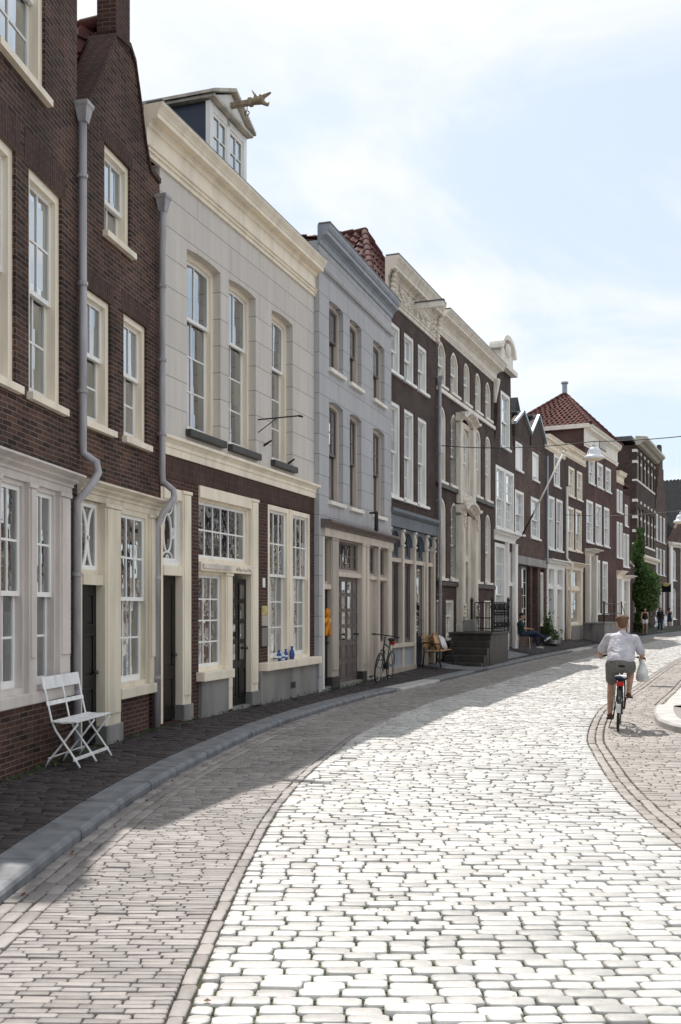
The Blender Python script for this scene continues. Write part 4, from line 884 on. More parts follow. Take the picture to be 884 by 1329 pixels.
# light slabs laid before this house
mb = MB()
for u0, u1, y0, y1 in ((-1.2,.12,-1.5,-.03),(3.7,8.2,-1.0,-.03)):
    nu_ = max(2, int((u1-u0)/.9))
    for i in range(nu_):
        for j in range(2):
            P = [F.w(u0+(u1-u0)*(i+e)/nu_+(.006 if e == 0 else -.006), y0+(y1-y0)*(j+g_)/2+(.006 if g_ == 0 else -.006)) for e, g_ in ((0,0),(1,0),(1,1),(0,1))]
            T_ = [(p[0],p[1],pz_at(p[0],p[1])+.014) for p in P]; mb.add(T_+[(p[0],p[1],p[2]-.04) for p in T_], [(0,1,2,3),(0,4,5,1),(1,5,6,2),(2,6,7,3),(3,7,4,0)])
tag(mb.build('pavement_slabs', 'kerbstone'), kind='structure')

# --- seventh: narrow white trimmed neck gable -----------------------------------------------------------
G = House('narrow_gable_house', 'narrow dark house with a slim neck gable crowned by a white scrolled pediment', PT['c6'], PT['c7'])
g7 = [(0,7.6),(.25,7.9),(.5,8.6),(.62,9.6),(.66,10.3),(.661,10.45),(2.5,10.45),(2.501,10.3),(2.54,9.6),(2.66,8.6),(2.9,7.9),(3.15,7.6)]
h7 = [(.98,2.36,7.66,9.66,0),(.25,1.62,4.64,6.88,0),(1.66,3.03,4.64,6.88,0),(.12,1.6,.5,4.1,0),(1.75,2.75,.3,3.9,0)]
wall(G, 'brick_c', g7, h7, D=8, side_h=(7.6,7.6))
window(G, .98, 2.36, 7.66, 9.66, rec=.0, cw=.12, cols=3, rows=(2,2), fmat='white', fd=.26, sash_off=.08)
for a,b in ((.25,1.62),(1.66,3.03)): window(G, a, b, 4.64, 6.88, rec=.0, cw=.12, cols=3, rows=(3,3), fmat='white', fd=.26, sash_off=.08)
window(G, .12, 1.6, .5, 4.1, rec=.0, cw=.14, cols=3, rows=(3,4), fmat='white', fd=.26, sash_off=.08)
cornice(G, 'white', -.02, 3.17, simple(4.2,4.55,.30), 'shop_cornice'); shop_posts(G, [(1.6,1.75),(2.75,3.14)], .2, 4.2, -.12, .2, 'white', 'pilaster')
G.part('transom_bar', MB().box(1.75,2.75,.0,.3,2.6,2.74), 'white'); window(G, 1.75, 2.75, 2.74, 3.9, rec=.05, cw=.05, cols=2, rows=(1,0), fmat='white', sill=False, gmat='glass_far', name='fanlight'); door(G, 1.75, 2.75, .3, 2.6, .24, 'greige_lt')
pd = MB().box(.45,2.7,-.22,.3,10.45,10.62).box(.7,2.45,-.10,.3,10.62,11.15)
vs = [(1.575+1.08*math.cos(R(k)), 11.1+.62*math.sin(R(k))) for k in range(0,181,12)]; vi = [(1.575+.90*math.cos(R(k)), 11.1+.46*math.sin(R(k))) for k in range(180,-1,-12)]
for i in range(len(vs)-1): pd.prism([vs[i],vs[i+1],vi[len(vi)-2-i],vi[len(vi)-1-i]], -.20, .3)
pd.prism([(.7,11.1),(2.45,11.1),(2.3,11.4),(1.575,11.58),(.85,11.4)], -.06,.25).ell((1.575,-.12,11.2),(.35,.10,.26))
G.part('pediment', pd, 'offwhite', fix=False)
gable_roof(G, 'tile', .05, 3.1, .32, 8, 7.6, 10.2)
# --- eighth: low double gable ----------------------------------------------------------------------------
Hh = House('double_gable_house', 'low brown brick house with two small dark gables, flagpole and a wide dark passage', PT['c7'], PT['c8'])
g8 = [(0,8.35),(5.36,8.35)]
h8 = [(.12,1.2,7.12,8.18,0),(2.92,4.02,7.06,8.18,0),(.05,1.45,4.66,6.32,0),(2.66,4.3,4.66,6.32,0),(.05,.62,.3,3.45,0),(1.1,2.6,.3,3.45,0),(2.9,3.9,.3,3.45,0),(4.4,5.2,.3,3.45,0)]
wall(Hh, 'brick_e', g8, h8, D=9)
for a,b in ((.12,1.2),(2.92,4.02)): 
    window(Hh, a, b, 7.12 if a < 1 else 7.06, 8.18, rec=.0, cw=.10, cols=2, rows=(1,2), fmat='white', fd=.26, sash_off=.08, gmat='glass_far')
    Hh.part('shutter', MB().box(a+.10,b-.10,.05,.09,7.2,8.08), 'white')
for a,b in ((.05,1.45),(2.66,4.3)): window(Hh, a, b, 4.66, 6.32, rec=.0, cw=.12, cols=4, rows=(2,2), split=.48, fmat='white', fd=.26, sash_off=.08, gmat='glass_far')
for a,b in ((.05,2.5),(2.7,5.25)):
    m_ = (a+b)/2; z_ = 9.42 if a < 1 else 9.75
    gb = Hh.part('gable', MB().prism([(a,8.352),(b,8.352),(b,8.82),(m_,z_),(a,8.82)], -.002, .3), 'brick_c')
    Hh.part('verge', MB().prism([(a-.06,8.80),(m_,z_+.0),(m_,z_+.12),(a-.06,8.92)], -.06, .03).prism([(b+.06,8.80),(b+.06,8.92),(m_,z_+.12),(m_,z_+.0)], -.10, .34), 'zinc', gb)
    gable_roof(Hh, 'slate', a, b, .32, 8, 8.82, z_)
Hh.part('dormer_gable', MB().prism([(1.2,8.6),(4.2,8.6),(2.5,10.35)], .5, 3), 'slate')
Hh.part('beam', MB().box(-.0,5.36,-.10,.1,3.48,3.80), 'stone', bevel=.015); Hh.part('door', MB().box(.05,.62,.25,.3,.3,3.45), 'greige'); Hh.part('passage_door', MB().box(2.9,3.9,.26,.32,.3,3.45), 'black_paint')
window(Hh, 1.1, 2.6, .6, 3.45, rec=.1, cw=.08, cols=3, rows=(5,0), fmat='dark_brown', smat='offwhite', sill=False, gmat='glass_shop', name='shop_window'); Hh.part('stall_riser', MB().box(1.1,2.6,.1,.3,.2,.6), 'brick_e'); window(Hh, 4.4, 5.2, 1.0, 3.3, rec=.05, cw=.1, cols=2, rows=(3,0), fmat='offwhite', sill=False, gmat='glass_far')
Hh.part('flagpole', MB().tube([(.95,-.02,4.55),(.95,-.5,5.45)], .035, 8), 'dark_brown', smooth=True); Hh.part('flagpole', MB().tube([(.95,-.5,5.45),(.95,-1.65,7.70)], .035, 8).ell((.95,-1.66,7.75),(.06,.06,.06)), 'offwhite', smooth=True)
Hh.part('downspout', MB().tube([(5.3,-.1,8.3),(5.3,-.1,3.9),(5.1,-.14,3.7)], .05, 8), 'zinc', smooth=True)
# --- ninth and tenth ---------------------------------------------------------------------------------------
I9 = House('white_shop_house', 'brown brick house with a broad cream gutter over a tall white double shop door', PT['c8'], PT['c9'])
h9 = [(1.55,2.7,7.26,8.66,0),(.55,1.68,4.38,6.70,0),(2.0,3.25,4.38,6.70,0),(.2,3.5,.3,3.5,0)]
wall(I9, 'brick_d', [(0,8.75),(3.65,8.75)], h9, D=8)
window(I9, 1.55, 2.7, 7.26, 8.66, rec=.0, cw=.12, cols=2, rows=(1,1), fmat='white', fd=.26, sash_off=.08, gmat='glass_far')
for a,b in ((.55,1.68),(2.0,3.25)): window(I9, a, b, 4.38, 6.70, rec=.0, cw=.12, cols=2, rows=(1,1), split=.6, fmat='white', fd=.26, sash_off=.08, gmat='glass_far')
cornice(I9, 'cream', -.15, 3.66, classic(8.65,9.25,.25)); cornice(I9, 'white', .0, 3.6, simple(3.5,3.92,.32), 'shop_cornice')
rafters(I9, 'tile', .0, 3.65, 9, 9.1, 11.4)
shop_posts(I9, [(.2,.42),(1.42,2.05),(3.1,3.5)], .3, 3.5, -.03, .3, 'white', 'post'); I9.part('transom_bar', MB().box(.42,1.42,.0,.3,2.62,2.75).box(2.05,3.1,.0,.3,2.62,2.75), 'white')
for a,b in ((.42,1.42),(2.05,3.1)): window(I9, a, b, 2.75, 3.5, rec=.05, cw=.03, cols=1, rows=(1,0), fmat='white', sill=False, name='fanlight', gmat='glass_far')
door(I9, .42, 1.42, .3, 2.62, .2, 'black_paint', panels=((.05,.38),(.42,.97)), cols=2, glazed=.4); door(I9, 2.05, 3.1, .3, 2.62, .2, 'greige', panels=((.05,.38),(.42,.97)))
I9.part('downspout', MB().tube([(3.6,-.12,7.4),(3.6,-.12,4.1),(3.7,-.34,3.8),(3.62,-.34,3.5),(3.62,-.12,3.3),(3.62,-.12,.3)], .06, 8), 'offwhite', smooth=True)
J = House('cream_shop_house', 'brown brick house with paired windows above a cream shop window with white curtains', PT['c9'], PT['c10'])
h10 = [(.78,1.98,7.10,8.48,0),(2.5,3.66,7.10,8.48,0),(.5,1.86,4.55,6.58,0),(2.2,3.52,4.55,6.58,0),(.2,3.6,.3,3.6,0)]
wall(J, 'brick_d', [(0,8.95),(4.24,8.95)], h10, D=8)
for a,b,z0,z1 in ((.78,1.98,7.10,8.48),(2.5,3.66,7.10,8.48),(.5,1.86,4.55,6.58),(2.2,3.52,4.55,6.58)): window(J, a, b, z0, z1, rec=.0, cw=.12, cols=3, rows=(2,2), split=.45, fmat='cream', fd=.26, sash_off=.08, gmat='glass_far')
cornice(J, 'cream', -.0, 4.3, classic(8.85,9.40,.25)); cornice(J, 'cream', .05, 3.75, simple(3.6,3.95,.32), 'shop_cornice'); rafters(J, 'tile', .0, 4.24, 8, 9.25, 11.3)
shop_posts(J, [(.2,.36),(1.05,1.22),(3.2,3.6)], .3, 3.6, -.03, .3, 'cream', 'post'); J.part('transom_bar', MB().box(.36,1.05,.0,.3,2.62,2.75).box(1.22,3.2,.0,.3,2.62,2.75), 'cream')
window(J, 1.22, 3.2, 2.75, 3.6, rec=.05, cw=.03, cols=2, rows=(1,0), fmat='cream', sill=False, name='transom_window', gmat='glass_far'); window(J, .36, 1.05, 2.75, 3.6, rec=.05, cw=.03, cols=1, rows=(1,0), fmat='cream', sill=False, name='transom_window', gmat='glass_far'); window(J, 1.22, 3.2, 1.0, 2.62, rec=.05, cw=.05, cols=2, rows=(1,0), fmat='cream', name='shop_window', gmat='glass_far')
J.part('plinth', MB().box(1.15,3.65,-.05,.2,0,.93), 'stone'); door(J, .36, 1.05, .3, 2.62, .2, 'wood')
# --- eleventh: pyramid roof, stoop ---------------------------------------------------------------------------
K = House('pyramid_roof_house', 'tall brown brick house with a red pyramid roof, white attic band and grey stone stoop', PT['c10'], PT['c11'])
top11 = [(.85,2.2,8.2,9.5),(2.8,4.22,8.2,9.5),(4.85,6.22,8.2,9.5)]; mid11 = [(.35,1.85,5.15,7.28),(2.42,3.86,5.15,7.28),(4.46,5.82,5.15,7.28)]; low11 = [(2.25,3.5,1.5,4.32),(4.1,5.42,1.5,4.32)]
wall(K, 'brick_f', [(0,9.98),(7.74,9.98)], [(*a,0) for a in top11+mid11+low11]+[(.25,1.8,1.0,4.5,0)], D=4.2)
wl = K.part('attic_wall', MB().box(.0,7.74,.0,4.2,9.982,10.95), 'brick_e')
for q in top11+mid11+low11: window(K, *q, rec=.0, cw=.14, cols=2, rows=(2,2), fmat='white', fd=.26, sash_off=.08, gmat='glass_far')
cornice(K, 'offwhite', -.1, 7.85, [(-.02,9.90),(.06,9.90),(.06,10.0),(.10,10.03),(.10,10.09),(.04,10.11),(.04,10.66),(.08,10.70),(.12,10.76),(.24,10.80),(.24,10.90),(.29,10.95),(.33,11.04),(-.02,11.06)], 'attic_band')
K.part('side_gutter', MB().box(-.18,-.001,-.3,4.3,10.82,11.04), 'offwhite'); mb = MB()
for k in range(5): mb.box(3.25+.30*k,3.42+.30*k,-.075,-.055,10.30,10.70)
K.part('attic_opening', MB().box(3.15,4.70,-.07,-.04,10.26,10.74), 'stone_dark'); K.part('attic_bars', mb, 'offwhite')
A_, B_, C_, D_, P_ = (-.1,-.3,11.06),(7.85,-.3,11.06),(7.85,4.3,11.06),(-.1,4.3,11.06),(3.88,2.0,13.5)
mb = MB(); tri_tiles(mb, A_, B_, P_); tri_tiles(mb, D_, A_, P_); tri_tiles(mb, B_, C_, P_); tri_tiles(mb, C_, D_, P_); rf = K.part('roof', mb, 'tile', fix=False)
mb = MB(); [ridge_caps(mb, q, P_) for q in (A_, B_, D_)]; K.part('hip_ridge', mb, 'tile', rf, smooth=True)
K.part('roof_vent', MB().lathe((3.88,2.0,13.5), [(.14,0),(.14,.5),(.2,.53),(.2,.62),(.0,.65)], 12), 'zinc', rf); K.part('roof_vent', MB().lathe((6.6,2.2,12.0), [(.14,0),(.14,.95),(.2,.98),(.2,1.1),(.0,1.12)], 12), 'zinc', rf)
shop_posts(K, [(.10,.42),(1.62,1.95)], 1.0, 4.5, -.22, .2, 'offwhite', 'pilaster'); cornice(K, 'offwhite', .0, 2.1, simple(4.45,4.78,.5), 'door_hood'); door(K, .42, 1.62, 1.0, 3.3, .26, 'lead'); window(K, .42, 1.62, 3.3, 4.45, rec=.1, cw=.05, cols=2, rows=(1,0), fmat='offwhite', sill=False, name='fanlight', gmat='glass_far')
sp_ = K.part('stoop', MB().box(-.35,4.2,-1.05,-.001,0,1.0), 'concrete', bevel=.02); K.part('landing', MB().box(-.4,4.25,-1.10,-.001,1.002,1.06), 'stone', sp_)
for k in range(4): K.part('step', MB().box(4.201,4.2+.3*(4-k),-1.0,-.2,0,1.0-.2*(4-k)+.0), 'concrete', sp_)
rl = MB()
for x_,y_ in ((-.3,-1.0),(2.2,-1.0),(4.1,-1.0),(4.1,-.1)): rl.tube([(x_,y_,1.06),(x_,y_,2.05)], .03, 8).ell((x_,y_,2.08),(.05,.05,.05))
for z in (1.5,2.0): rl.tube([(-.3,-1.0,z),(4.1,-1.0,z),(4.1,-.1,z)], .018, 6)
rl.tube([(4.1,-1.0,2.0),(5.5,-1.0,1.2)], .018, 6).tube([(5.5,-1.0,.2),(5.5,-1.0,1.25)], .025, 6)
K.part('railing', rl, 'iron', sp_)
Lh = House('small_red_brick_house', 'small red brick house with a cream gutter and white shopfront beside the climbing plant', PT['c11'], PT['c12'])
h12 = [(.1,.75,7.32,8.62,0),(.95,1.62,7.32,8.62,0),(2.3,3.1,6.68,7.95,0),(.1,.75,4.7,6.75,0),(.95,1.62,4.7,6.75,0),(1.85,2.5,4.24,6.2,0),(2.75,3.45,4.24,6.2,0),(.1,3.5,.3,3.45,0)]
wall(Lh, 'brick_f', [(0,9.1),(1.8,9.1),(1.801,8.5),(3.73,8.5)], h12, D=7)
for q in h12[:-1]: window(Lh, *q[:4], rec=.0, cw=.12, cols=2, rows=(2,2), fmat='white', fd=.26, sash_off=.08, gmat='glass_far')
cornice(Lh, 'cream', -.05, 1.85, classic(9.0,9.65,.25)); cornice(Lh, 'cream', .0, 1.75, simple(3.45,3.95,.3), 'shop_cornice'); cornice(Lh, 'offwhite', 1.76, 3.7, simple(3.4,3.72,.45), 'shop_cornice')
rafters(Lh, 'tile', .0, 3.73, 7, 9.0, 10.2)
shop_posts(Lh, [(.1,.3),(1.2,1.9),(3.2,3.5)], .3, 3.45, -.03, .3, 'white', 'post'); window(Lh, .3, 1.2, .8, 3.45, rec=.05, cw=.05, cols=2, rows=(2,2), fmat='white', gmat='glass_far', name='shop_window'); window(Lh, 1.9, 3.2, .8, 3.45, rec=.05, cw=.05, cols=2, rows=(2,2), fmat='offwhite', gmat='glass_far', name='shop_window')
Lh.part('dado_panel', MB().box(.3,1.2,.05,.2,.2,.8).box(1.9,3.2,.05,.2,.2,.8), 'white')
# --- far tall block, stepped gable, house at the bend -----------------------------------------------------------
M = House('banded_brick_building', 'tall dark brick building with rows of narrow windows and white stone bands', PT['d0'], PT['d1'], 'building')
h13 = []
for z0,z1 in ((11.2,13.0),(6.6,9.2)):
    for k in range(5): h13 += [(.55+1.95*k, 1.85+1.95*k, z0, z1, .25 if z0 < 8 else 0)]
h13 += [(.7+1.95*k,1.7+1.95*k,1.2,4.4,.2) for k in range(5)]
wall(M, 'brick_c', [(0,13.6),(10.02,13.6)], h13, D=12)
for q in h13: window(M, *q[:4], q[4], rec=.12, cw=.14, cols=2, rows=(1,2), split=.66, fmat='offwhite', smat='umber', sill=False, gmat='glass_up')
for z in (13.1,12.3,11.0,9.5,8.3,7.3,6.4):
    for u0, u1 in (((-.01,10.02),) if z in (11.0,6.4) else ((-.03,.5),(1.9,2.45),(3.85,4.4),(5.8,6.35),(7.75,8.3),(9.7,10.03))): M.part('stone_band', MB().box(u0, u1, -.04, .02 if u0 > 0 else .3, z, z+(.14 if u1-u0 > 5 else .2)), 'offwhite')
cornice(M, 'cream', -.1, 10.1, ledge(5.3,5.8,.4), 'string_course'); cornice(M, 'sandstone', -.35, 10.2, ledge(13.55,14.2,.8)); M.part('roof', MB().box(-.2,10.1,.3,12,14.0,14.25), 'lead')
O = House('stepped_gable_house', 'tall pale house with a stepped brick gable past the banded building', PT['d1'], PT['d2'])
st_ = []
for k in range(6): st_ += [(.55*k+.002,9.9+.95*k),(.55*(k+1),9.9+.95*k)]
st_ += [(3.302,15.6),(4.118,15.6)]+[(7.42-a,b) for a,b in reversed(st_)]
st_[0] = (0,9.9); st_[-1] = (7.42,9.9)
h14 = [(.8+2.1*k,2.1+2.1*k,z,z+2.2,0) for k in range(3) for z in (1.2,4.6,7.4)]
wall(O, 'brick_e', st_, h14, D=12, side_h=(9.0,9.0))
for q in h14: window(O, *q[:4], rec=.02, cw=.14, cols=2, rows=(2,2), fmat='white', sill=True, gmat='glass_far')
O.part('plaster', MB().box(-.002,7.42,-.012,-.002,.2,1.1), 'white'); gable_roof(O, 'tile', .0, 7.42, .3, 12, 9.0, 14.2)
O.part('shop_sign', MB().box(.55,.6,-1.2,-.45,3.1,3.75), 'black_paint'); O.part('shop_sign_mark', MB().ell((.545,-.82,3.72),(.04,.28,.16)), 'yellow')
Q = House('end_gable_house', 'grey brick house at the bend with a steep gable and tall white pilasters', PT['e0'], PT['e1'])
wall(Q, 'brick_e', [(0,7.6),(8.8,14.5),(17.5,7.6)], [(1.0+3.0*k,2.0+3.0*k,z,z+2.8,.3) for k in range(5) for z in (.8,4.3)], D=14, side_h=(7.6,7.6))
for k in range(5):
    for z in (.8,4.3): window(Q, 1.0+3.0*k, 2.0+3.0*k, z, z+2.8, .3, rec=.05, cw=.12, cols=2, rows=(2,2), fmat='white', gmat='glass_far')
shop_posts(Q, [(.1+3.0*k,.7+3.0*k) for k in range(6)], 0, 7.3, -.15, .05, 'white', 'pilaster'); cornice(Q, 'offwhite', 0, 17.5, ledge(7.3,7.8,.35), 'string_course'); gable_roof(Q, 'slate', 0, 17.5, .3, 14, 7.6, 14.3); Q.part('chimney', MB().box(2.6,3.5,2,3,9,12.8).box(2.5,3.6,1.9,3.1,12.8,13.0), 'brick_f')
# --- the other side of the street, seen in the window panes --------------------------------------------------------
def opposite(i, t0, t1, zt, mat, trim, label):
    a = st(RK+2.35, t1); b = st(RK+2.35, t0); h = House('opposite_house', label, (float(a[0]),float(a[1])), (float(b[0]),float(b[1])))
    n = max(2, int(h.L/1.9)); hs = []
    for k in range(n):
        u = h.L*(k+.5)/n
        for z0,z1 in ((.9,3.0),(3.75,5.0)):
            if z1 < zt-.2: hs.append((u-.5,u+.5,z0,z1,0))
    wall(h, 'brick_d', [(0,zt),(h.L,zt)], [q for q in hs if q[2] > 3], D=8, zb=3.4); wall(h, mat, [(0,3.4),(h.L,3.4)], [q for q in hs if q[2] < 3], D=8, name='ground_floor_wall')
    for q in hs: window(h, *q[:4], rec=.05, cw=.1, cols=2, rows=(2,2), fmat=trim, gmat='glass_far')
    cornice(h, trim, 0, h.L, classic(zt-.02,zt+.7,.45)); rafters(h, 'tile', 0, h.L, 8, zt+.5, zt+1.9); cornice(h, trim, 0, h.L, simple(3.3,3.55,.15), 'string_course')
y0 = 17.5
for i, (w_, zt, mt, tr, lb) in enumerate(((6.5,5.4,'stucco_light','white','low brick house over a white plastered ground floor, nearest across the lane'),(7.5,5.9,'stucco_warm','cream','low brick house over a warm plastered ground floor across the lane'),(6,5.3,'brick_opp','white','low house with a pale brown brick ground floor across the lane'),(8,6.0,'stucco_light','white','low brick house over a white plastered ground floor, fourth across the lane'),(7,5.5,'brick_opp','cream','low house with pale brick ground floor and cream trim, fifth across the lane'),(9,5.9,'stucco_warm','cream','low brick house over a grey plastered ground floor, farthest across the lane'))):
    opposite(i, TY(y0), TY(y0)+w_, zt, mt, tr, lb); y0 = float(st(0, TY(y0)+w_+.02)[1])
# ------------------------------------------------------------------ bicycle (x across, +y ahead, wheels on z = 0)
def bicycle(name, label, loc, rz, lean=0, fmat='bike_black', rack=True, fender='bike_black', flatbar=False, steer=0, group=None, fine=True):
    r = thing(name, label, 'bicycle', loc, rz, group); r.rotation_euler = (0, lean, rz); wr = .335
    Bk, Fr, BB, St, Hd = Vector((0,-.48,wr)), Vector((0,.60,wr)), Vector((0,-.03,.29)), Vector((0,-.20,.80)), Vector((0,.36,.86))
    fr = MB(); H2 = Hd+Vector((0,.035,-.14))
    for a, b, q in ((BB,St,.017),(St+Vector((0,.02,-.06)),Hd,.016),(BB,H2,.019),(Hd+Vector((0,-.01,.03)),H2,.02)): fr.tube([a,b], q, 8)
    for sx in (-1,1):
        o = Vector((sx*.055,0,0)); fr.tube([BB+o*.5, Bk+o], .010, 6); fr.tube([St+Vector((sx*.02,-.01,-.08)), Bk+o], .008, 6)
    fr.tube([St, St+Vector((0,-.025,.09))], .013, 8)
    f = fr.build('frame', fmat, r, smooth=True)
    fk = MB()
    for sx in (-1,1): fk.tube([H2+Vector((sx*.04,.01,-.02)), H2+Vector((sx*.055,.06,-.2)), Fr+Vector((sx*.055,0,0))], [.014,.013,.009], 6)
    fk.tube([H2+Vector((-.045,.01,-.02)), H2+Vector((.045,.01,-.02))], .015, 6); fk.build('fork', fmat, r, smooth=True)
    for c in (Bk, Fr):
        w = MB().torus(c, wr-.018, .018, 'x', 36, 8).build('wheel', 'rubber', r, smooth=True)
        MB().torus(c, wr-.040, .010, 'x', 36, 6).build('rim', 'bike_silver', w, smooth=True)
        sp = MB().tube([c+Vector((-.045,0,0)), c+Vector((.045,0,0))], .018, 8)
        for k in range(18 if fine else 10):
            a = 2*math.pi*k/(18 if fine else 10); sp.tube([c+Vector(((-1)**k*.03,0,0)), c+Vector((0,(wr-.045)*math.cos(a),(wr-.045)*math.sin(a)))], .0016, 3, False)
        sp.build('spokes', 'bike_silver', w)
        if fender:
            fm = MB(); a0, a1 = (20, 175) if c is Bk else (40, 150); vs = []
            n = 16
            for k in range(n+1):
                a = R(a0+(a1-a0)*k/n); 
                for x, q in ((-.026,wr+.008),(0,wr+.022),(.026,wr+.008)): vs.append(c+Vector((x, q*math.cos(a), q*math.sin(a))))
            fm.add(vs, [(3*k+i,3*k+i+1,3*k+4+i,3*k+3+i) for k in range(n) for i in range(2)]); fm.build('mudguard', fender, r, smooth=True, fix=False)
    hb = MB().tube([Hd+Vector((0,0,.02)), Hd+Vector((0,-.02,.16))], .013, 8); z = Hd.z+.17
    hb.tube([(-.29,.26 if not flatbar else .33,z),(-.20,.30 if not flatbar else .345,z+.01),(-.08,.35,z+.01),(.08,.35,z+.01),(.20,.30 if not flatbar else .345,z+.01),(.29,.26 if not flatbar else .33,z)], .012, 8); hn = hb.build('handlebar', 'chrome' if not flatbar else 'bike_black', r, smooth=True)
    for sx in (-1,1): MB().tube([(sx*.32,.24 if not flatbar else .325,z-.003),(sx*.21,.297 if not flatbar else .345,z+.01)], .017, 8).build('grip', 'rubber', hn, smooth=True)
    MB().ell((0,-.27,.925), (.085,.10,.035)).cap((0,-.22,.925), .05, (0,-.06,.925), .02).build('saddle', 'black_cloth', r, smooth=True)
    ck = MB().tube([BB+Vector((-.075,0,0)),BB+Vector((.075,0,0))], .018, 8).torus(BB+Vector((.045,0,0)), .085, .008, 'x', 24, 4)
    for sx in (-1,1): ck.tube([BB+Vector((sx*.07,0,0)), BB+Vector((sx*.08,sx*.03,sx*.165))], .010, 6).box(*(sorted((sx*.085,sx*.18))), sx*.03-.04, sx*.03+.04, BB.z+sx*.165-.012, BB.z+sx*.165+.012)
    ck.build('crank', 'iron', r)
    MB().box(.03,.05,-.52,.08,.25,.39).build('chain_guard', fmat, r, bevel=.01)
    if rack:
        k = MB()
        for sx in (-1,1): k.tube([(sx*.06,-.22,.74),(sx*.06,-.66,.74)], .007, 6); k.tube([(sx*.06,-.60,.74),Bk+Vector((sx*.07,0,0))], .006, 6)
        for y in (-.3,-.45,-.64): k.tube([(-.06,y,.74),(.06,y,.74)], .006, 6)
        k.build('rack', 'bike_black', r)
        MB().box(-.05,.05,-.695,-.665,.66,.72).build('tail_light', 'red', r, bevel=.008)
        MB().tube([(.0,-.83,.36),(.0,-.79,.52)], .004, 4).box(-.03,.03,-.84,-.80,.30,.42).build('mud_flap', 'white_cloth', r)
    MB().tube([(-.05,-.42,.33),(-.13,-.36,.02)], .007, 6).build('kickstand', 'iron', r)
    return r

# ------------------------------------------------------------------ people
def fingers(mb, w, d, side, s=1.0, curl=.6):
    """palm end w, direction d: four bent fingers of unequal length and a thumb off the side"""
    w = Vector(w); d = Vector(d).normalized(); lat = Vector((0,0,1)).cross(d); lat = lat.normalized() if lat.length > .1 else Vector((0,1,0)); up = d.cross(lat)
    palm = w+d*.045*s
    for k, ln in enumerate((.068,.078,.074,.058)):
        b = palm+lat*(.027-.018*k)*s+d*.035*s; e1 = b+(d*math.cos(curl*.5)-up*math.sin(curl*.5))*ln*.5*s; e2 = e1+(d*math.cos(curl*1.5)-up*math.sin(curl*1.5))*ln*.5*s
        mb.tube([b, e1, e2], [.0095*s,.0085*s,.0065*s], 6)
    b = w+lat*side*.03*s+d*.02*s; mb.tube([b, b+(lat*side*.7+d*.7)*.035*s, b+(lat*side*.5+d-up*.4)*.055*s], [.012*s,.010*s,.008*s], 6)
def head(mb, c, f, s=1.0):
    """head with brow, nose, jaw and ears round centre c, facing f (unit, horizontal)"""
    c = Vector(c); f = Vector(f).normalized(); l = Vector((-f.y,f.x,0)); rot = Matrix((l, f, Vector((0,0,1)))).transposed()
    mb.ell(c+Vector((0,0,.02*s)), (.076*s,.096*s,.098*s), 16, 12, rot); mb.ell(c+f*.025*s-Vector((0,0,.06*s)), (.058*s,.066*s,.062*s), 14, 10, rot)
    mb.cap(c+f*.092*s+Vector((0,0,.015*s)), .011*s, c+f*.112*s-Vector((0,0,.022*s)), .016*s, 8)
    for q in (-1,1): mb.ell(c+l*q*.078*s-f*.005*s, (.016*s,.026*s,.036*s), 8, 6, rot)
def face(par, c, f, s=1.0):
    c = Vector(c); f = Vector(f).normalized(); l = Vector((-f.y,f.x,0))
    for q in (-1,1): MB().ell(c+l*q*.032*s+f*.083*s+Vector((0,0,.012*s)), (.012*s,.012*s,.008*s), 8, 6).build('eye', 'black_cloth', par, smooth=True)
    MB().cap(c+l*.022*s+f*.088*s-Vector((0,0,.058*s)), .006*s, c-l*.022*s+f*.088*s-Vector((0,0,.058*s)), .006*s, 6).build('mouth', 'red' if 0 else 'tan_cloth', par, smooth=True)
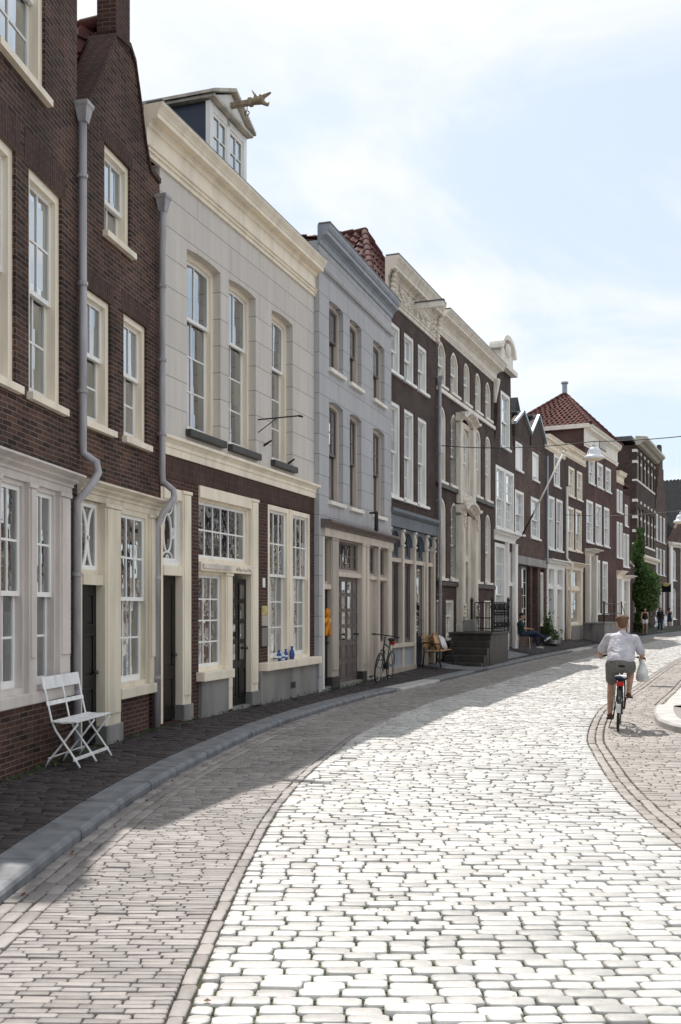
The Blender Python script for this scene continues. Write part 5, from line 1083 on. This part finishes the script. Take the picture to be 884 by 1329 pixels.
def person(name, label, loc, rz, J, wide=1.0, mats=None, sleeve='short', legs='shorts', hair='short', voxel=.016, sz=1.0, group=None, skirt=None, watch=False):
    """J: joints in the figure's frame (+y ahead). One continuous body under separate clothes"""
    p = thing(name, label, 'person', loc, rz, group); p.scale = (sz, sz, sz); V = {k: Vector(v) for k, v in J.items() if k != 'curl'}; m = mats
    b = MB(); w = wide
    pel, che, nk, hd = V['pelvis'], V['chest'], V['neck'], V['head']
    ab = pel.lerp(che, .5); fw = V.get('face', Vector((0,1,0)))
    tq = (che-pel).normalized(); lat = Vector((1,0,0)); fr_ = tq.cross(lat)*-1; rot = Matrix((lat, fr_, tq)).transposed()
    trunk = [(pel, (.155*w,.115*w,.13)), (ab, (.135*w,.105*w,.17)), (che, (.165*w,.115*w,.18))]
    for c, q in trunk: b.ell(c, q, 16, 12, rot)
    for sx, S_ in (('l',-1),('r',1)):
        b.cap(che+tq*.10, .07*w, V['sh_'+sx], .058, 12); b.cap(V['sh_'+sx], .055, V['el_'+sx], .042, 12); b.cap(V['el_'+sx], .042, V['wr_'+sx], .027, 12)
        d = (V['wr_'+sx]-V['el_'+sx]).normalized(); b.ell(V['wr_'+sx]+d*.045, (.030,.036,.040), 10, 8)
        b.cap(V['hip_'+sx], .092*w, V['kn_'+sx], .058, 14); b.cap(V['kn_'+sx], .056, V['kn_'+sx].lerp(V['an_'+sx], .35), .056, 12); b.cap(V['kn_'+sx].lerp(V['an_'+sx], .35), .056, V['an_'+sx], .036, 12)
        b.cap(V['an_'+sx], .036, V['toe_'+sx], .028, 10)
    b.cap(che+tq*.12, .075, nk, .055, 12); b.cap(nk, .054, hd-Vector((0,0,.03)), .052, 12); head(b, hd, fw)
    ex = MB()
    for sx, S_ in (('l',-1),('r',1)): fingers(ex, V['wr_'+sx]+(V['wr_'+sx]-V['el_'+sx]).normalized()*.02, V.get('fd_'+sx, V['wr_'+sx]-V['el_'+sx]), -S_, 1, J.get('curl', .6))
    body = blob(b, 'body', m.get('skin','skin'), p, voxel, 3, ex)
    face(p, hd, fw)
    # hair
    h = MB(); l = Vector((-fw.y,fw.x,0)); hr = Matrix((l, fw, Vector((0,0,1)))).transposed()
    h.ell(hd+Vector((0,0,.052))-fw*.016, (.084,.098,.082), 14, 10, hr); h.ell(hd-fw*.052+Vector((0,0,.012)), (.072,.056,.075), 12, 8, hr)
    for k in range(22): a_ = k*2.4; r_ = .085*math.sqrt((k+.5)/22); h.ell(hd+l*r_*math.cos(a_)-fw*(r_*math.sin(a_)+.02)+Vector((0,0,.052+.078*math.sqrt(max(0,1-(r_/.09)**2)))), (.022,.022,.018), 8, 6)
    if hair == 'long': h.cap(hd-fw*.06, .08, hd-fw*.09-Vector((0,0,.26)), .06, 12); h.cap(hd+l*.06-fw*.02, .035, hd+l*.075-Vector((0,0,.22)), .03, 8); h.cap(hd-l*.06-fw*.02, .035, hd-l*.075-Vector((0,0,.22)), .03, 8)
    if hair == 'tied': h.ell(hd-fw*.10+Vector((0,0,.05)), (.04,.04,.045))
    blob(h, 'hair', m['hair'], p, .009, 2)
    # top
    t = MB(); g = .016
    if sleeve != 'strap':
        for k in range(9): f_ = k/8; t.ell(pel.lerp(che+tq*.07, f_), ((.176-.004*f_+.006*math.sin(f_*3))*w+.008, (.142-.014*f_)*w, .095), 20, 12, rot)
        t.cap(che+tq*.11, .085*w, nk-tq*.03, .066, 12)
        for sx in 'lr':
            t.cap(che+tq*.10, .083*w, V['sh_'+sx], .064, 12); e = V['sh_'+sx].lerp(V['el_'+sx], .78)
            t.cap(V['sh_'+sx], .066, e if sleeve == 'short' else V['el_'+sx], .066 if sleeve == 'short' else .055, 12)
            if sleeve == 'long': t.cap(V['el_'+sx], .055, V['wr_'+sx], .040, 12)
    else:
        for c, q in trunk: t.ell(c, (q[0]+.012,q[1]+.012,q[2]*.94), 18, 12, rot)
        for sx in 'lr': t.cap(che+tq*.12+Vector((0,.02,0)), .05, V['sh_'+sx].lerp(che+tq*.2,.35), .028, 8)
    blob(t, 'top', m['top'], p, voxel*.9, 14)
    # below the waist
    s_ = MB()
    if legs in ('shorts', 'hotpants'):
        k = .80 if legs == 'shorts' else .42
        s_.ell(pel-tq*.06, (.165*w,.126*w,.11), 16, 10, rot)
        for sx in 'lr': s_.cap(V['hip_'+sx], .110*w, V['hip_'+sx].lerp(V['kn_'+sx], k), .088 if legs == 'shorts' else .10, 14)
        blob(s_, 'shorts', m['bottom'], p, voxel*.9, 3)
    elif legs == 'trousers':
        s_.ell(pel-tq*.03, (.166*w,.126*w,.13), 16, 10, rot)
        for sx in 'lr': s_.cap(V['hip_'+sx], .104*w, V['kn_'+sx], .074, 14); s_.cap(V['kn_'+sx], .074, V['an_'+sx].lerp(V['kn_'+sx], .06), .056, 14)
        blob(s_, 'trousers', m['bottom'], p, voxel*.9, 3)
    else:
        z0 = V['kn_l'].z+.06; s_.lathe((pel.x,pel.y,0), [(.13,che.z-.12),(.14,pel.z+.1),(.18,pel.z-.08),(.23,z0+.05),(.24,z0),(.22,z0+.002),(.1,pel.z)], 18); s_.build('skirt', m['bottom'], p, smooth=True)
    for sx in 'lr':
        d = (V['toe_'+sx]-V['an_'+sx]); d.z = 0; d = d.normalized(); a = V['an_'+sx]; q = V['toe_'+sx]
        sh = MB().cap(a-Vector((0,0,.035))-d*.03, .042, q, .036, 10).cap(a-Vector((0,0,.045))-d*.035, .036, q-Vector((0,0,.004))+d*.02, .032, 10)
        blob(sh, 'shoe', m['shoe'], p, .012, 2)
    return p
def standing(stride=.18, swing=.10, fold=False):
    return dict(pelvis=(0,0,.97), chest=(0,.01,1.27), neck=(0,.01,1.47), head=(0,.03,1.615), sh_l=(-.175,0,1.41), sh_r=(.175,0,1.41), el_l=(-.225,-swing*.6,1.13), el_r=(.225,swing*.3,1.13),
                wr_l=(-.235,-swing*.2+.06,.89), wr_r=(.235,swing+.06,.90), hip_l=(-.09,0,.93), hip_r=(.09,0,.93), kn_l=(-.10,stride*.55+.03,.51), kn_r=(.10,-stride*.15+.03,.50),
                an_l=(-.10,stride,.09), an_r=(.10,-stride*.9,.11), toe_l=(-.11,stride+.15,.035), toe_r=(.11,-stride*.9+.14,.035))
# --- the cyclist and his bicycle
HD = -R(17); bl = (4.10, 14.68, 0)
bike = bicycle('bicycle', 'black city bicycle with a rear rack ridden by the man in a pale shirt', bl, HD, R(3), 'bike_black', True, 'bike_black')
MB().ell((0,-.50,.775), (.085,.12,.03), 12, 8).ell((.03,-.56,.79), (.06,.08,.025), 10, 6).build('rack_bundle', 'porcelain', bike, smooth=True); MB().ell((-.02,-.60,.77), (.07,.07,.035), 10, 6).ell((.05,-.5,.765), (.05,.08,.03), 8, 6).build('rack_strap', 'navy_cloth', bike, smooth=True)
J = dict(pelvis=(0,-.20,.98), chest=(.0,-.05,1.23), neck=(.0,.03,1.41), head=(.0,.08,1.52), sh_l=(-.19,-.0,1.315), sh_r=(.19,-.0,1.315), el_l=(-.305,.05,1.085), el_r=(.295,.02,1.08), wr_l=(-.300,.20,1.055), wr_r=(.285,.21,1.03),
         fd_l=(.05,1,-.1), fd_r=(0,1,-.25), curl=1.3, hip_l=(-.10,-.20,.93), hip_r=(.10,-.20,.93), kn_l=(-.13,.14,.64), kn_r=(.14,.18,.86), an_l=(-.13,-.06,.215), an_r=(.125,.0,.52), toe_l=(-.14,.08,.155), toe_r=(.13,.15,.48))
cy = person('person', 'man cycling away in a pale lilac shirt and grey shorts, holding a bag', bl, HD, J, 1.07, dict(skin='skin', hair='hair_blond', top='shirt', bottom='shorts', shoe='shoe'), 'short', 'shorts', 'short', .012)
cy.rotation_euler = (0, R(2), HD)
MB().torus((0,0,0), .030, .009, 'x', 14, 6).build('watch', 'black_cloth', cy, smooth=True).location = (.286,.195,1.035)
bg_ = thing('shopping_bag', 'pale translucent plastic shopping bag hanging from the right hand of the cycling man', 'bag', bl, HD)
mb = MB(); n = 16
for i in range(11):
    f_ = i/10; z = 1.0-.33*f_; rx = .016+.070*min(1, f_*1.6)**.8; ry = .018+.06*min(1, f_*1.5)
    if f_ > .93: rx *= .92; ry *= .8
    for k in range(n):
        a = 2*math.pi*k/n; wv = 1+.10*math.sin(3*a+f_*6)+.05*math.sin(7*a-f_*9); mb.v.append((.325+rx*wv*math.cos(a)+.02*f_, .17+ry*wv*math.sin(a), z))
for i in range(10):
    for k in range(n): mb.f.append((i*n+k, i*n+(k+1)%n, (i+1)*n+(k+1)%n, (i+1)*n+k))
mb.f.append(tuple(range(10*n, 11*n))); mb.build('sack', 'plastic_bag', bg_, smooth=True); MB().tube([(.29,.24,1.06),(.315,.18,1.01)], .012, 8).tube([(.285,.20,1.05),(.32,.17,1.0)], .010, 8).build('handle', 'plastic_bag', bg_, smooth=True)
# --- passers-by at the far bend
def walker(label, x, y, rz, sz, mats, **k):
    st_ = k.pop('stride', .16); return person('person', label, (x, y, .125), rz, standing(st_, .12), k.pop('wide', 1), mats, voxel=.024, sz=sz, group='people walking at the far bend', **k)
walker('man in a light blue T-shirt and dark shorts walking beneath the ivy', 20.55, 69.5, R(165), 1.03, dict(hair='hair_dark', top='blue_cloth', bottom='black_cloth', shoe='black_cloth'), legs='shorts')
walker('woman in a black strap top and white shorts walking by the kerb', 19.35, 63.3, R(170), .97, dict(hair='hair_dark', top='black_cloth', bottom='white_cloth', shoe='tan_cloth'), legs='hotpants', sleeve='strap', hair='long', wide=.9)
walker('man in a navy shirt and blue jeans by the parked bicycle', 22.5, 73, R(190), 1.03, dict(hair='hair_dark', top='navy_cloth', bottom='jeans', shoe='black_cloth'), legs='trousers')
walker('woman with long dark hair in a black jacket and pale jeans', 22.35, 69.6, R(168), .97, dict(hair='hair_dark', top='black_cloth', bottom='jeans', shoe='white_cloth'), legs='trousers', sleeve='long', hair='long', wide=.9)
walker('woman in a short navy dress at the far end of the pavement', 27.6, 83.5, R(175), .96, dict(hair='hair_dark', top='navy_cloth', bottom='navy_cloth', shoe='tan_cloth'), legs='dress', sleeve='strap', hair='tied', wide=.9)
bicycle('bicycle', 'dark bicycle parked between the walkers by the banded building', (22.35, 71.6, .12), -R(60), 0, 'bike_black', False, 'bike_black', fine=False)
# --- man sitting outside the double gabled house
sx_, sy_, sz_ = G.w(2.3, -.55, .26); RZ = G.a-R(168)
chr_ = thing('chair', 'small slatted garden chair under the seated man by the white shop pilaster', 'chair', (sx_, sy_, sz_), RZ)
MB().box(-.21,.21,-.22,.2,.44,.465).build('seat', 'umber', chr_, bevel=.006); MB().box(-.2,.2,-.245,-.225,.52,.86).build('backrest', 'umber', chr_, bevel=.006)
for a, b in ((-1,-1),(1,-1),(-1,1),(1,1)): MB().tube([(a*.19,b*.19,.45),(a*.2,b*.22,0)], .013, 6).build('leg', 'bike_silver', chr_)
J = dict(pelvis=(0,-.05,.57), chest=(0,-.13,.86), neck=(0,-.12,1.06), head=(0,-.07,1.20), face=(.15,1,0), sh_l=(-.18,-.12,1.0), sh_r=(.18,-.12,1.0), el_l=(-.25,-.0,.76), el_r=(.24,.0,.76), wr_l=(-.12,.2,.74), wr_r=(.12,.24,.74), hip_l=(-.09,-.03,.54), hip_r=(.09,-.03,.54),
         kn_l=(-.10,.42,.50), kn_r=(.05,.43,.60), an_l=(-.10,.52,.09), an_r=(-.02,.80,.36), toe_l=(-.10,.68,.04), toe_r=(-.03,.93,.42))
person('person', 'seated man with crossed legs in a green shirt and jeans by the passage', (sx_, sy_, sz_), RZ, J, 1, dict(hair='hair_dark', top='green_cloth', bottom='jeans', shoe='white_cloth'), 'short', 'trousers', 'short', .018)
# ------------------------------------------------------------------ white folding bench by the first house
d_ = Vector((math.sin(R(8.5)), math.cos(R(8.5)), 0)); wb = thing('folding_bench', 'white slatted folding bench standing against the lilac grey shopfront', 'bench', (-2.76, 10.62, .118), math.atan2(d_.y, d_.x)); wb.scale = (1, .70, 1)
# local: x along the wall, -y towards the street
Lb = .46
mb = MB()
for k in range(5): mb.box(-Lb,Lb,-.20+.082*k,-.20+.082*k+.072,.455+.004*abs(k-2),.475+.004*abs(k-2))
mb.build('seat', 'bench_white', wb, bevel=.004, seg=1)
MB().add([(-Lb,.30,.80),(Lb,.30,.80),(Lb,.325,.805),(-Lb,.325,.805),(-Lb,.335,.925),(Lb,.335,.925),(Lb,.36,.93),(-Lb,.36,.93)], [(0,3,2,1),(4,5,6,7),(0,1,5,4),(1,2,6,5),(2,3,7,6),(3,0,4,7)]).build('top_rail', 'bench_white', wb, bevel=.006)
MB().add([(-Lb,.245,.635),(Lb,.245,.635),(Lb,.26,.638),(-Lb,.26,.638),(-Lb,.26,.675),(Lb,.26,.675),(Lb,.275,.678),(-Lb,.275,.678)], [(0,3,2,1),(4,5,6,7),(0,1,5,4),(1,2,6,5),(2,3,7,6),(3,0,4,7)]).build('back_slat', 'bench_white', wb, bevel=.003)
for x in (-Lb+.03,0,Lb-.03):
    MB().tube([(x,.345,.92),(x,.20,.47),(x,.13,.37),(x,-.16,.09),(x,-.235,.005)], .014, 8).build('leg', 'bench_white', wb, smooth=True)
    MB().tube([(x+.02,-.19,.45),(x+.02,.0,.28),(x+.02,.26,.07),(x+.02,.31,.004)], .013, 8).build('leg', 'bench_white', wb, smooth=True)
MB().box(-Lb,Lb,-.165,-.145,.07,.105).build('stretcher', 'bench_white', wb, bevel=.003); MB().tube([(-Lb,.235,.10),(Lb,.235,.10)], .008, 6).build('stretcher', 'bench_white', wb)
# ------------------------------------------------------------------ parked bicycle by the beige shopfront
wx, wy, wz = D.w(3.2, -.40, .125)
pb = bicycle('bicycle', 'dark green and black bicycle leaning by the beige timber shopfront', (wx, wy, wz), D.a+R(90)+R(2), R(-7), 'bike_green', False, None, True)
MB().box(-.06,.06,-.40,-.33,.80,.88).build('saddle_bag', 'red', pb, bevel=.01)
# ------------------------------------------------------------------ brown bench with cushions before the arched shopfront
gx, gy, gz = E5.w(3.25, -.36, .20); gb = thing('garden_bench', 'wooden slatted bench with black iron ends beside the arched shopfront', 'bench', (gx, gy, gz-.03), E5.a)
mb = MB()
for k in range(4): mb.box(-.68,.68,-.22+.105*k,-.22+.105*k+.09,.42,.445)
mb.build('seat', 'wood', gb, bevel=.004, seg=1); mb = MB()
for k in range(3): mb.box(-.68,.68,.225+.02*k,.245+.02*k,.52+.115*k,.61+.115*k)
mb.build('backrest', 'wood', gb, bevel=.004, seg=1)
for x in (-.64,.64): MB().tube([(x,-.26,0),(x,-.22,.2),(x,-.23,.42)],.02,6).tube([(x,.25,0),(x,.20,.42),(x,.29,.86)],.02,6).tube([(x,-.23,.42),(x,.20,.42)],.02,6).tube([(x,-.23,.42),(x,-.25,.62),(x,.24,.66)],.018,6).build('end_frame', 'iron', gb, smooth=True)
def cushion(label, u, y, z, rot, mat):
    c = thing('cushion', label, 'cushion', E5.w(u,y,z), E5.a); mb = MB(); vs = []
    n = 9
    for q in (-1,1):
        for i in range(n):
            for j in range(n):
                a, b = i/(n-1)*2-1, j/(n-1)*2-1; h_ = .075*(1-a**4)**.5*(1-b**4)**.5 if abs(a) < 1 and abs(b) < 1 else 0; vs.append((a*.22*(1-.06*(1-b*b)), q*h_, b*.20*(1-.06*(1-a*a))))
    mb.add(vs, [(q*n*n+i*n+j, q*n*n+(i+1)*n+j, q*n*n+(i+1)*n+j+1, q*n*n+i*n+j+1) for q in (0,1) for i in range(n-1) for j in range(n-1)])
    o = mb.build('cover', mat, c, smooth=True); c.rotation_euler = (R(-22), R(rot), E5.a)
cushion('rust brown cushion propped on the wooden bench', 3.48, -.24, .86, 30, 'tan_cloth'); cushion('white and brown patterned cushion at the end of the wooden bench', 3.70, -.36, .80, 12, 'porcelain'); cushion('tan cushion lying low on the wooden bench', 3.16, -.32, .78, 40, 'wood')
# ------------------------------------------------------------------ pottery on the stucco house's window ledge, orange ornament on the narrow door
def vase(label, u, hgt, r, mat, band):
    v = thing('vase', label, 'vase', Cc.w(u, -.085, .822)); mb = MB().lathe((0,0,0), [(0,.0),(r*.6,.0),(r*.75,.01),(r,hgt*.35),(r*.85,hgt*.6),(r*.4,hgt*.8),(r*.42,hgt*.9),(r*.55,hgt),(r*.4,hgt),(r*.3,hgt*.8),(0,hgt*.75)], 14); mb.build('pot', mat, v, smooth=True)
    MB().lathe((0,0,0), [(r*.96,hgt*.28),(r*1.02,hgt*.35),(r*.96,hgt*.46)], 14).build('band', band, v, smooth=True)
for a in (('small white vase with green band, first on the window ledge',3.95,.13,.045,'porcelain','leaf'),('blue vase with white band beside the small green banded one',4.10,.19,.05,'delft','porcelain'),('white jar with blue band, third on the window ledge',4.27,.16,.05,'porcelain','delft'),('blue jug with white band behind the white jar',4.42,.20,.045,'delft','porcelain'),('tall dark blue vase, last on the window ledge',4.72,.24,.05,'delft','delft')): vase(*a)
og = thing('door_ornament', 'orange felt figure hanging on the narrow dark door of the blue grey house', 'ornament', D.w(.50,.0,1.30), D.a)
MB().ell((0,0,.36),(.10,.06,.10)).ell((0,0,.17),(.10,.06,.14)).cap((-.06,0,.08),.045,(-.10,0,-.06),.04).cap((.06,0,.08),.045,(.10,0,-.06),.04).cap((-.08,0,.24),.04,(-.17,0,.18),.035).cap((.08,0,.24),.04,(.17,0,.18),.035).build('figure', 'orange_cloth', og, smooth=True); MB().ell((.0,-.055,.20),(.05,.02,.06)).build('patch', 'yellow', og, smooth=True)
# ------------------------------------------------------------------ lamps on span wires
def sag(a, b, s_, n=12): return [tuple(Vector(a).lerp(Vector(b), k/n)-Vector((0,0,s_*4*(k/n)*(1-k/n)))) for k in range(n+1)]
def span_lamp(label, c, a, b, r=.27):
    l = thing('street_lamp', label, 'street lamp', c, 0, 'lamps hung over the lane'); L_ = lambda p: tuple(Vector(p)-Vector(c)); top = Vector((0,0,.46))
    MB().tube([tuple(Vector(q)) for q in sag(L_(a), top, .12)], .012, 5, False).tube([tuple(q) for q in sag(top, L_(b), .12)], .012, 5, False).build('span_wire', 'iron', l)
    MB().lathe((0,0,0), [(r,.0),(r*1.02,.02),(r*.86,.085),(r*.66,.10),(r*.62,.19),(r*.42,.29),(r*.12,.33),(.05,.34),(.05,.40),(0,.40)], 28).build('lamp_shade', 'lamp_white', l, smooth=True)
    MB().lathe((0,0,0), [(r*.96,.005),(r*.6,-.035),(0,-.05)], 24).build('diffuser', 'cream', l, smooth=True); MB().tube([(0,0,.36),(0,0,.47)], .02, 8).build('hanger', 'zinc', l)
l1 = st(1.25, TY(25.6)); a1 = F.w(.05,-.02,6.45); b1 = st(RK+2.3, TY(24.4)); span_lamp('white dome street lamp hung on a wire before the pyramid roof house', (6.62,26.0,5.66), a1, (float(b1[0]),float(b1[1]),5.95))
a2 = J9 if 0 else I9.w(3.5,-.02,6.1); b2 = st(RK+2.3, TY(40)); span_lamp('white dome street lamp at the edge of the sky past the stepped gable', (13.05,38.2,5.05), a2, (float(b2[0]),float(b2[1]),6.2))
# ------------------------------------------------------------------ plants
def leaves(n, fn, size, seed):
    rng = np.random.default_rng(seed); vs = []; fs = []
    for k in range(n):
        p, o = fn(rng); d = Vector(rng.normal(0,1,3)); d.z = abs(d.z)*.4-.5; d = (d*.8+Vector(o)*.9).normalized(); u = d.orthogonal().normalized(); w = d.cross(u); a = rng.uniform(0,6.3)
        u, w = u*math.cos(a)+w*math.sin(a), w*math.cos(a)-u*math.sin(a); s_ = size*rng.uniform(.6,1.35); i = len(vs); p = Vector(p)
        vs += [p-u*s_*.5, p+w*s_*.38+d*s_*.1, p+u*s_*.6, p-w*s_*.38+d*s_*.1]; fs.append((i,i+1,i+2,i+3))
    return MB().add(vs, fs)
iv = thing('climbing_plant', 'tall green ivy climbing beside the small red brick house', 'ivy', (19.55,65.2,0.1))
IVB = [(.10*math.sin(z*2.1), .1*math.cos(z*1.7), z, .30+.10*math.sin(z*2.7)) for z in np.arange(.3, 6.9, .38)]+[(.55,-.1,3.3,.72),(.80,.1,2.8,.55),(.35,-.25,2.2,.62),(.65,-.2,2.0,.5),(.25,0,4.1,.50),(.75,0,3.75,.38),(.2,-.1,1.2,.45),(-.15,0,5.2,.33),(.15,.1,5.9,.28)]
IVW = np.array([b_[3]**2 for b_ in IVB]); IVW /= IVW.sum()
def ivf(rng):
    c = IVB[rng.choice(len(IVB), p=IVW)]; d = rng.normal(0,1,3); d /= np.linalg.norm(d); r = c[3]*rng.uniform(.72,1.12)
    return ((c[0]+d[0]*r, c[1]+d[1]*r, max(.05, c[2]+d[2]*r)), (d[0],d[1],.25))
leaves(5200, ivf, .17, 4).build('foliage', 'leaf', iv, fix=False); leaves(1300, lambda r: ((lambda p, o: ((p[0]*1.08,p[1]*1.08,p[2]), o))(*ivf(r))), .16, 5).build('young_leaves', 'leaf_light', iv, fix=False)
MB().tube([(0,0,0),(.05,.05,2),(-.05,0,4),(0,0,6.6)], [.09,.07,.05,.02], 8).build('stem', 'dark_brown', iv)
gw = thing('garden_wall', 'low red brick wall carrying the ivy past the small red house', 'wall', (0,0,0))
pA, pB = Vector((17.55,60.5,0)), Vector((21.3,71.8,0)); dd = (pB-pA).normalized(); nn = Vector((-dd.y,dd.x,0)); mb = MB(); P = [pA,pB,pB+nn*.4,pA+nn*.4]
mb.add([tuple(p) for p in P]+[tuple(p+Vector((0,0,4.6))) for p in P], [(0,1,5,4),(1,2,6,5),(2,3,7,6),(3,0,4,7),(4,5,6,7)]); mb.build('wall', 'brick_f', gw); MB().add([tuple(p+Vector((0,0,4.6))+(p-(pA+pB)/2).normalized()*.06) for p in P]+[tuple(p+Vector((0,0,4.75))+(p-(pA+pB)/2).normalized()*.06) for p in P], [(0,1,5,4),(1,2,6,5),(2,3,7,6),(3,0,4,7),(4,5,6,7),(0,3,2,1)]).build('coping', 'sandstone', gw)
def planter(label, loc, rz, w_, h_, ph, seed, mat='stone'):
    p = thing('planter', label, 'planter', loc, rz); MB().box(-w_/2,w_/2,-.17,.17,0,h_).build('trough', mat, p, bevel=.012)
    leaves(420, lambda r: ((r.normal(0,w_*.24), r.normal(0,.10), h_+abs(r.normal(0,ph))), (0,0,.6)), .085, seed).build('foliage', 'leaf', p, fix=False)
    mb = MB(); [mb.tube([(q*w_*.2,0,h_-.05),(q*w_*.26,.02*q,h_+ph*1.2)], .01, 5) for q in (-1.5,-.5,.5,1.5)]; mb.build('stem', 'dark_brown', p)
planter('stone trough of green plants beside the white shop door', Hh.w(4.9,-.45,.26), Hh.a, 1.3, .16, .22, 11); planter('tall dark green potted shrub beside the passage', Hh.w(4.25,-.35,.26), Hh.a, .5, .4, .42, 12, 'stone_dark'); planter('pot of light green shrubs by the far walkers', (25.0,77.5,.1), R(60), .9, .4, .5, 13)
# fallen leaves in the gutter and weeds along the walls
def dl(rng):
    s_ = rng.choice([KW+.05+abs(rng.normal(0,.10)), rng.uniform(-1.2,2.8)], p=[.75,.25]); x, y = st(s_, rng.uniform(TY(4), TY(26))); return ((float(x), float(y), .012), (0,0,3))
tag(leaves(70, dl, .032, 21).build('fallen_leaves', 'dry_leaf', fix=False), 'scattered dry leaves along the gutter', 'leaves', kind='stuff')
def wd(rng):
    h_ = (A, B, Cc, D)[rng.integers(0,4)]; u = rng.uniform(0 if h_ is not A else 4, h_.L); x, y, z = h_.w(u, -.05-abs(rng.normal(0,.06)), .12+abs(rng.normal(0,.018))); return ((x,y,z), (0,0,.3))
tag(leaves(500, wd, .03, 22).build('weeds', 'leaf', fix=False), 'small weeds growing along the foot of the house walls', 'weeds', kind='stuff')
def ms(rng):
    s_ = rng.uniform(0,2.9); t_ = TY(3.6)+abs(rng.normal(0,1.7)); x, y = st(s_, t_); return ((float(x), float(y), -.013), (0,0,2.5))
tag(leaves(9000, ms, .017, 23).build('moss', 'leaf_light', fix=False), 'tufts of moss in the joints between the setts', 'moss', kind='stuff')
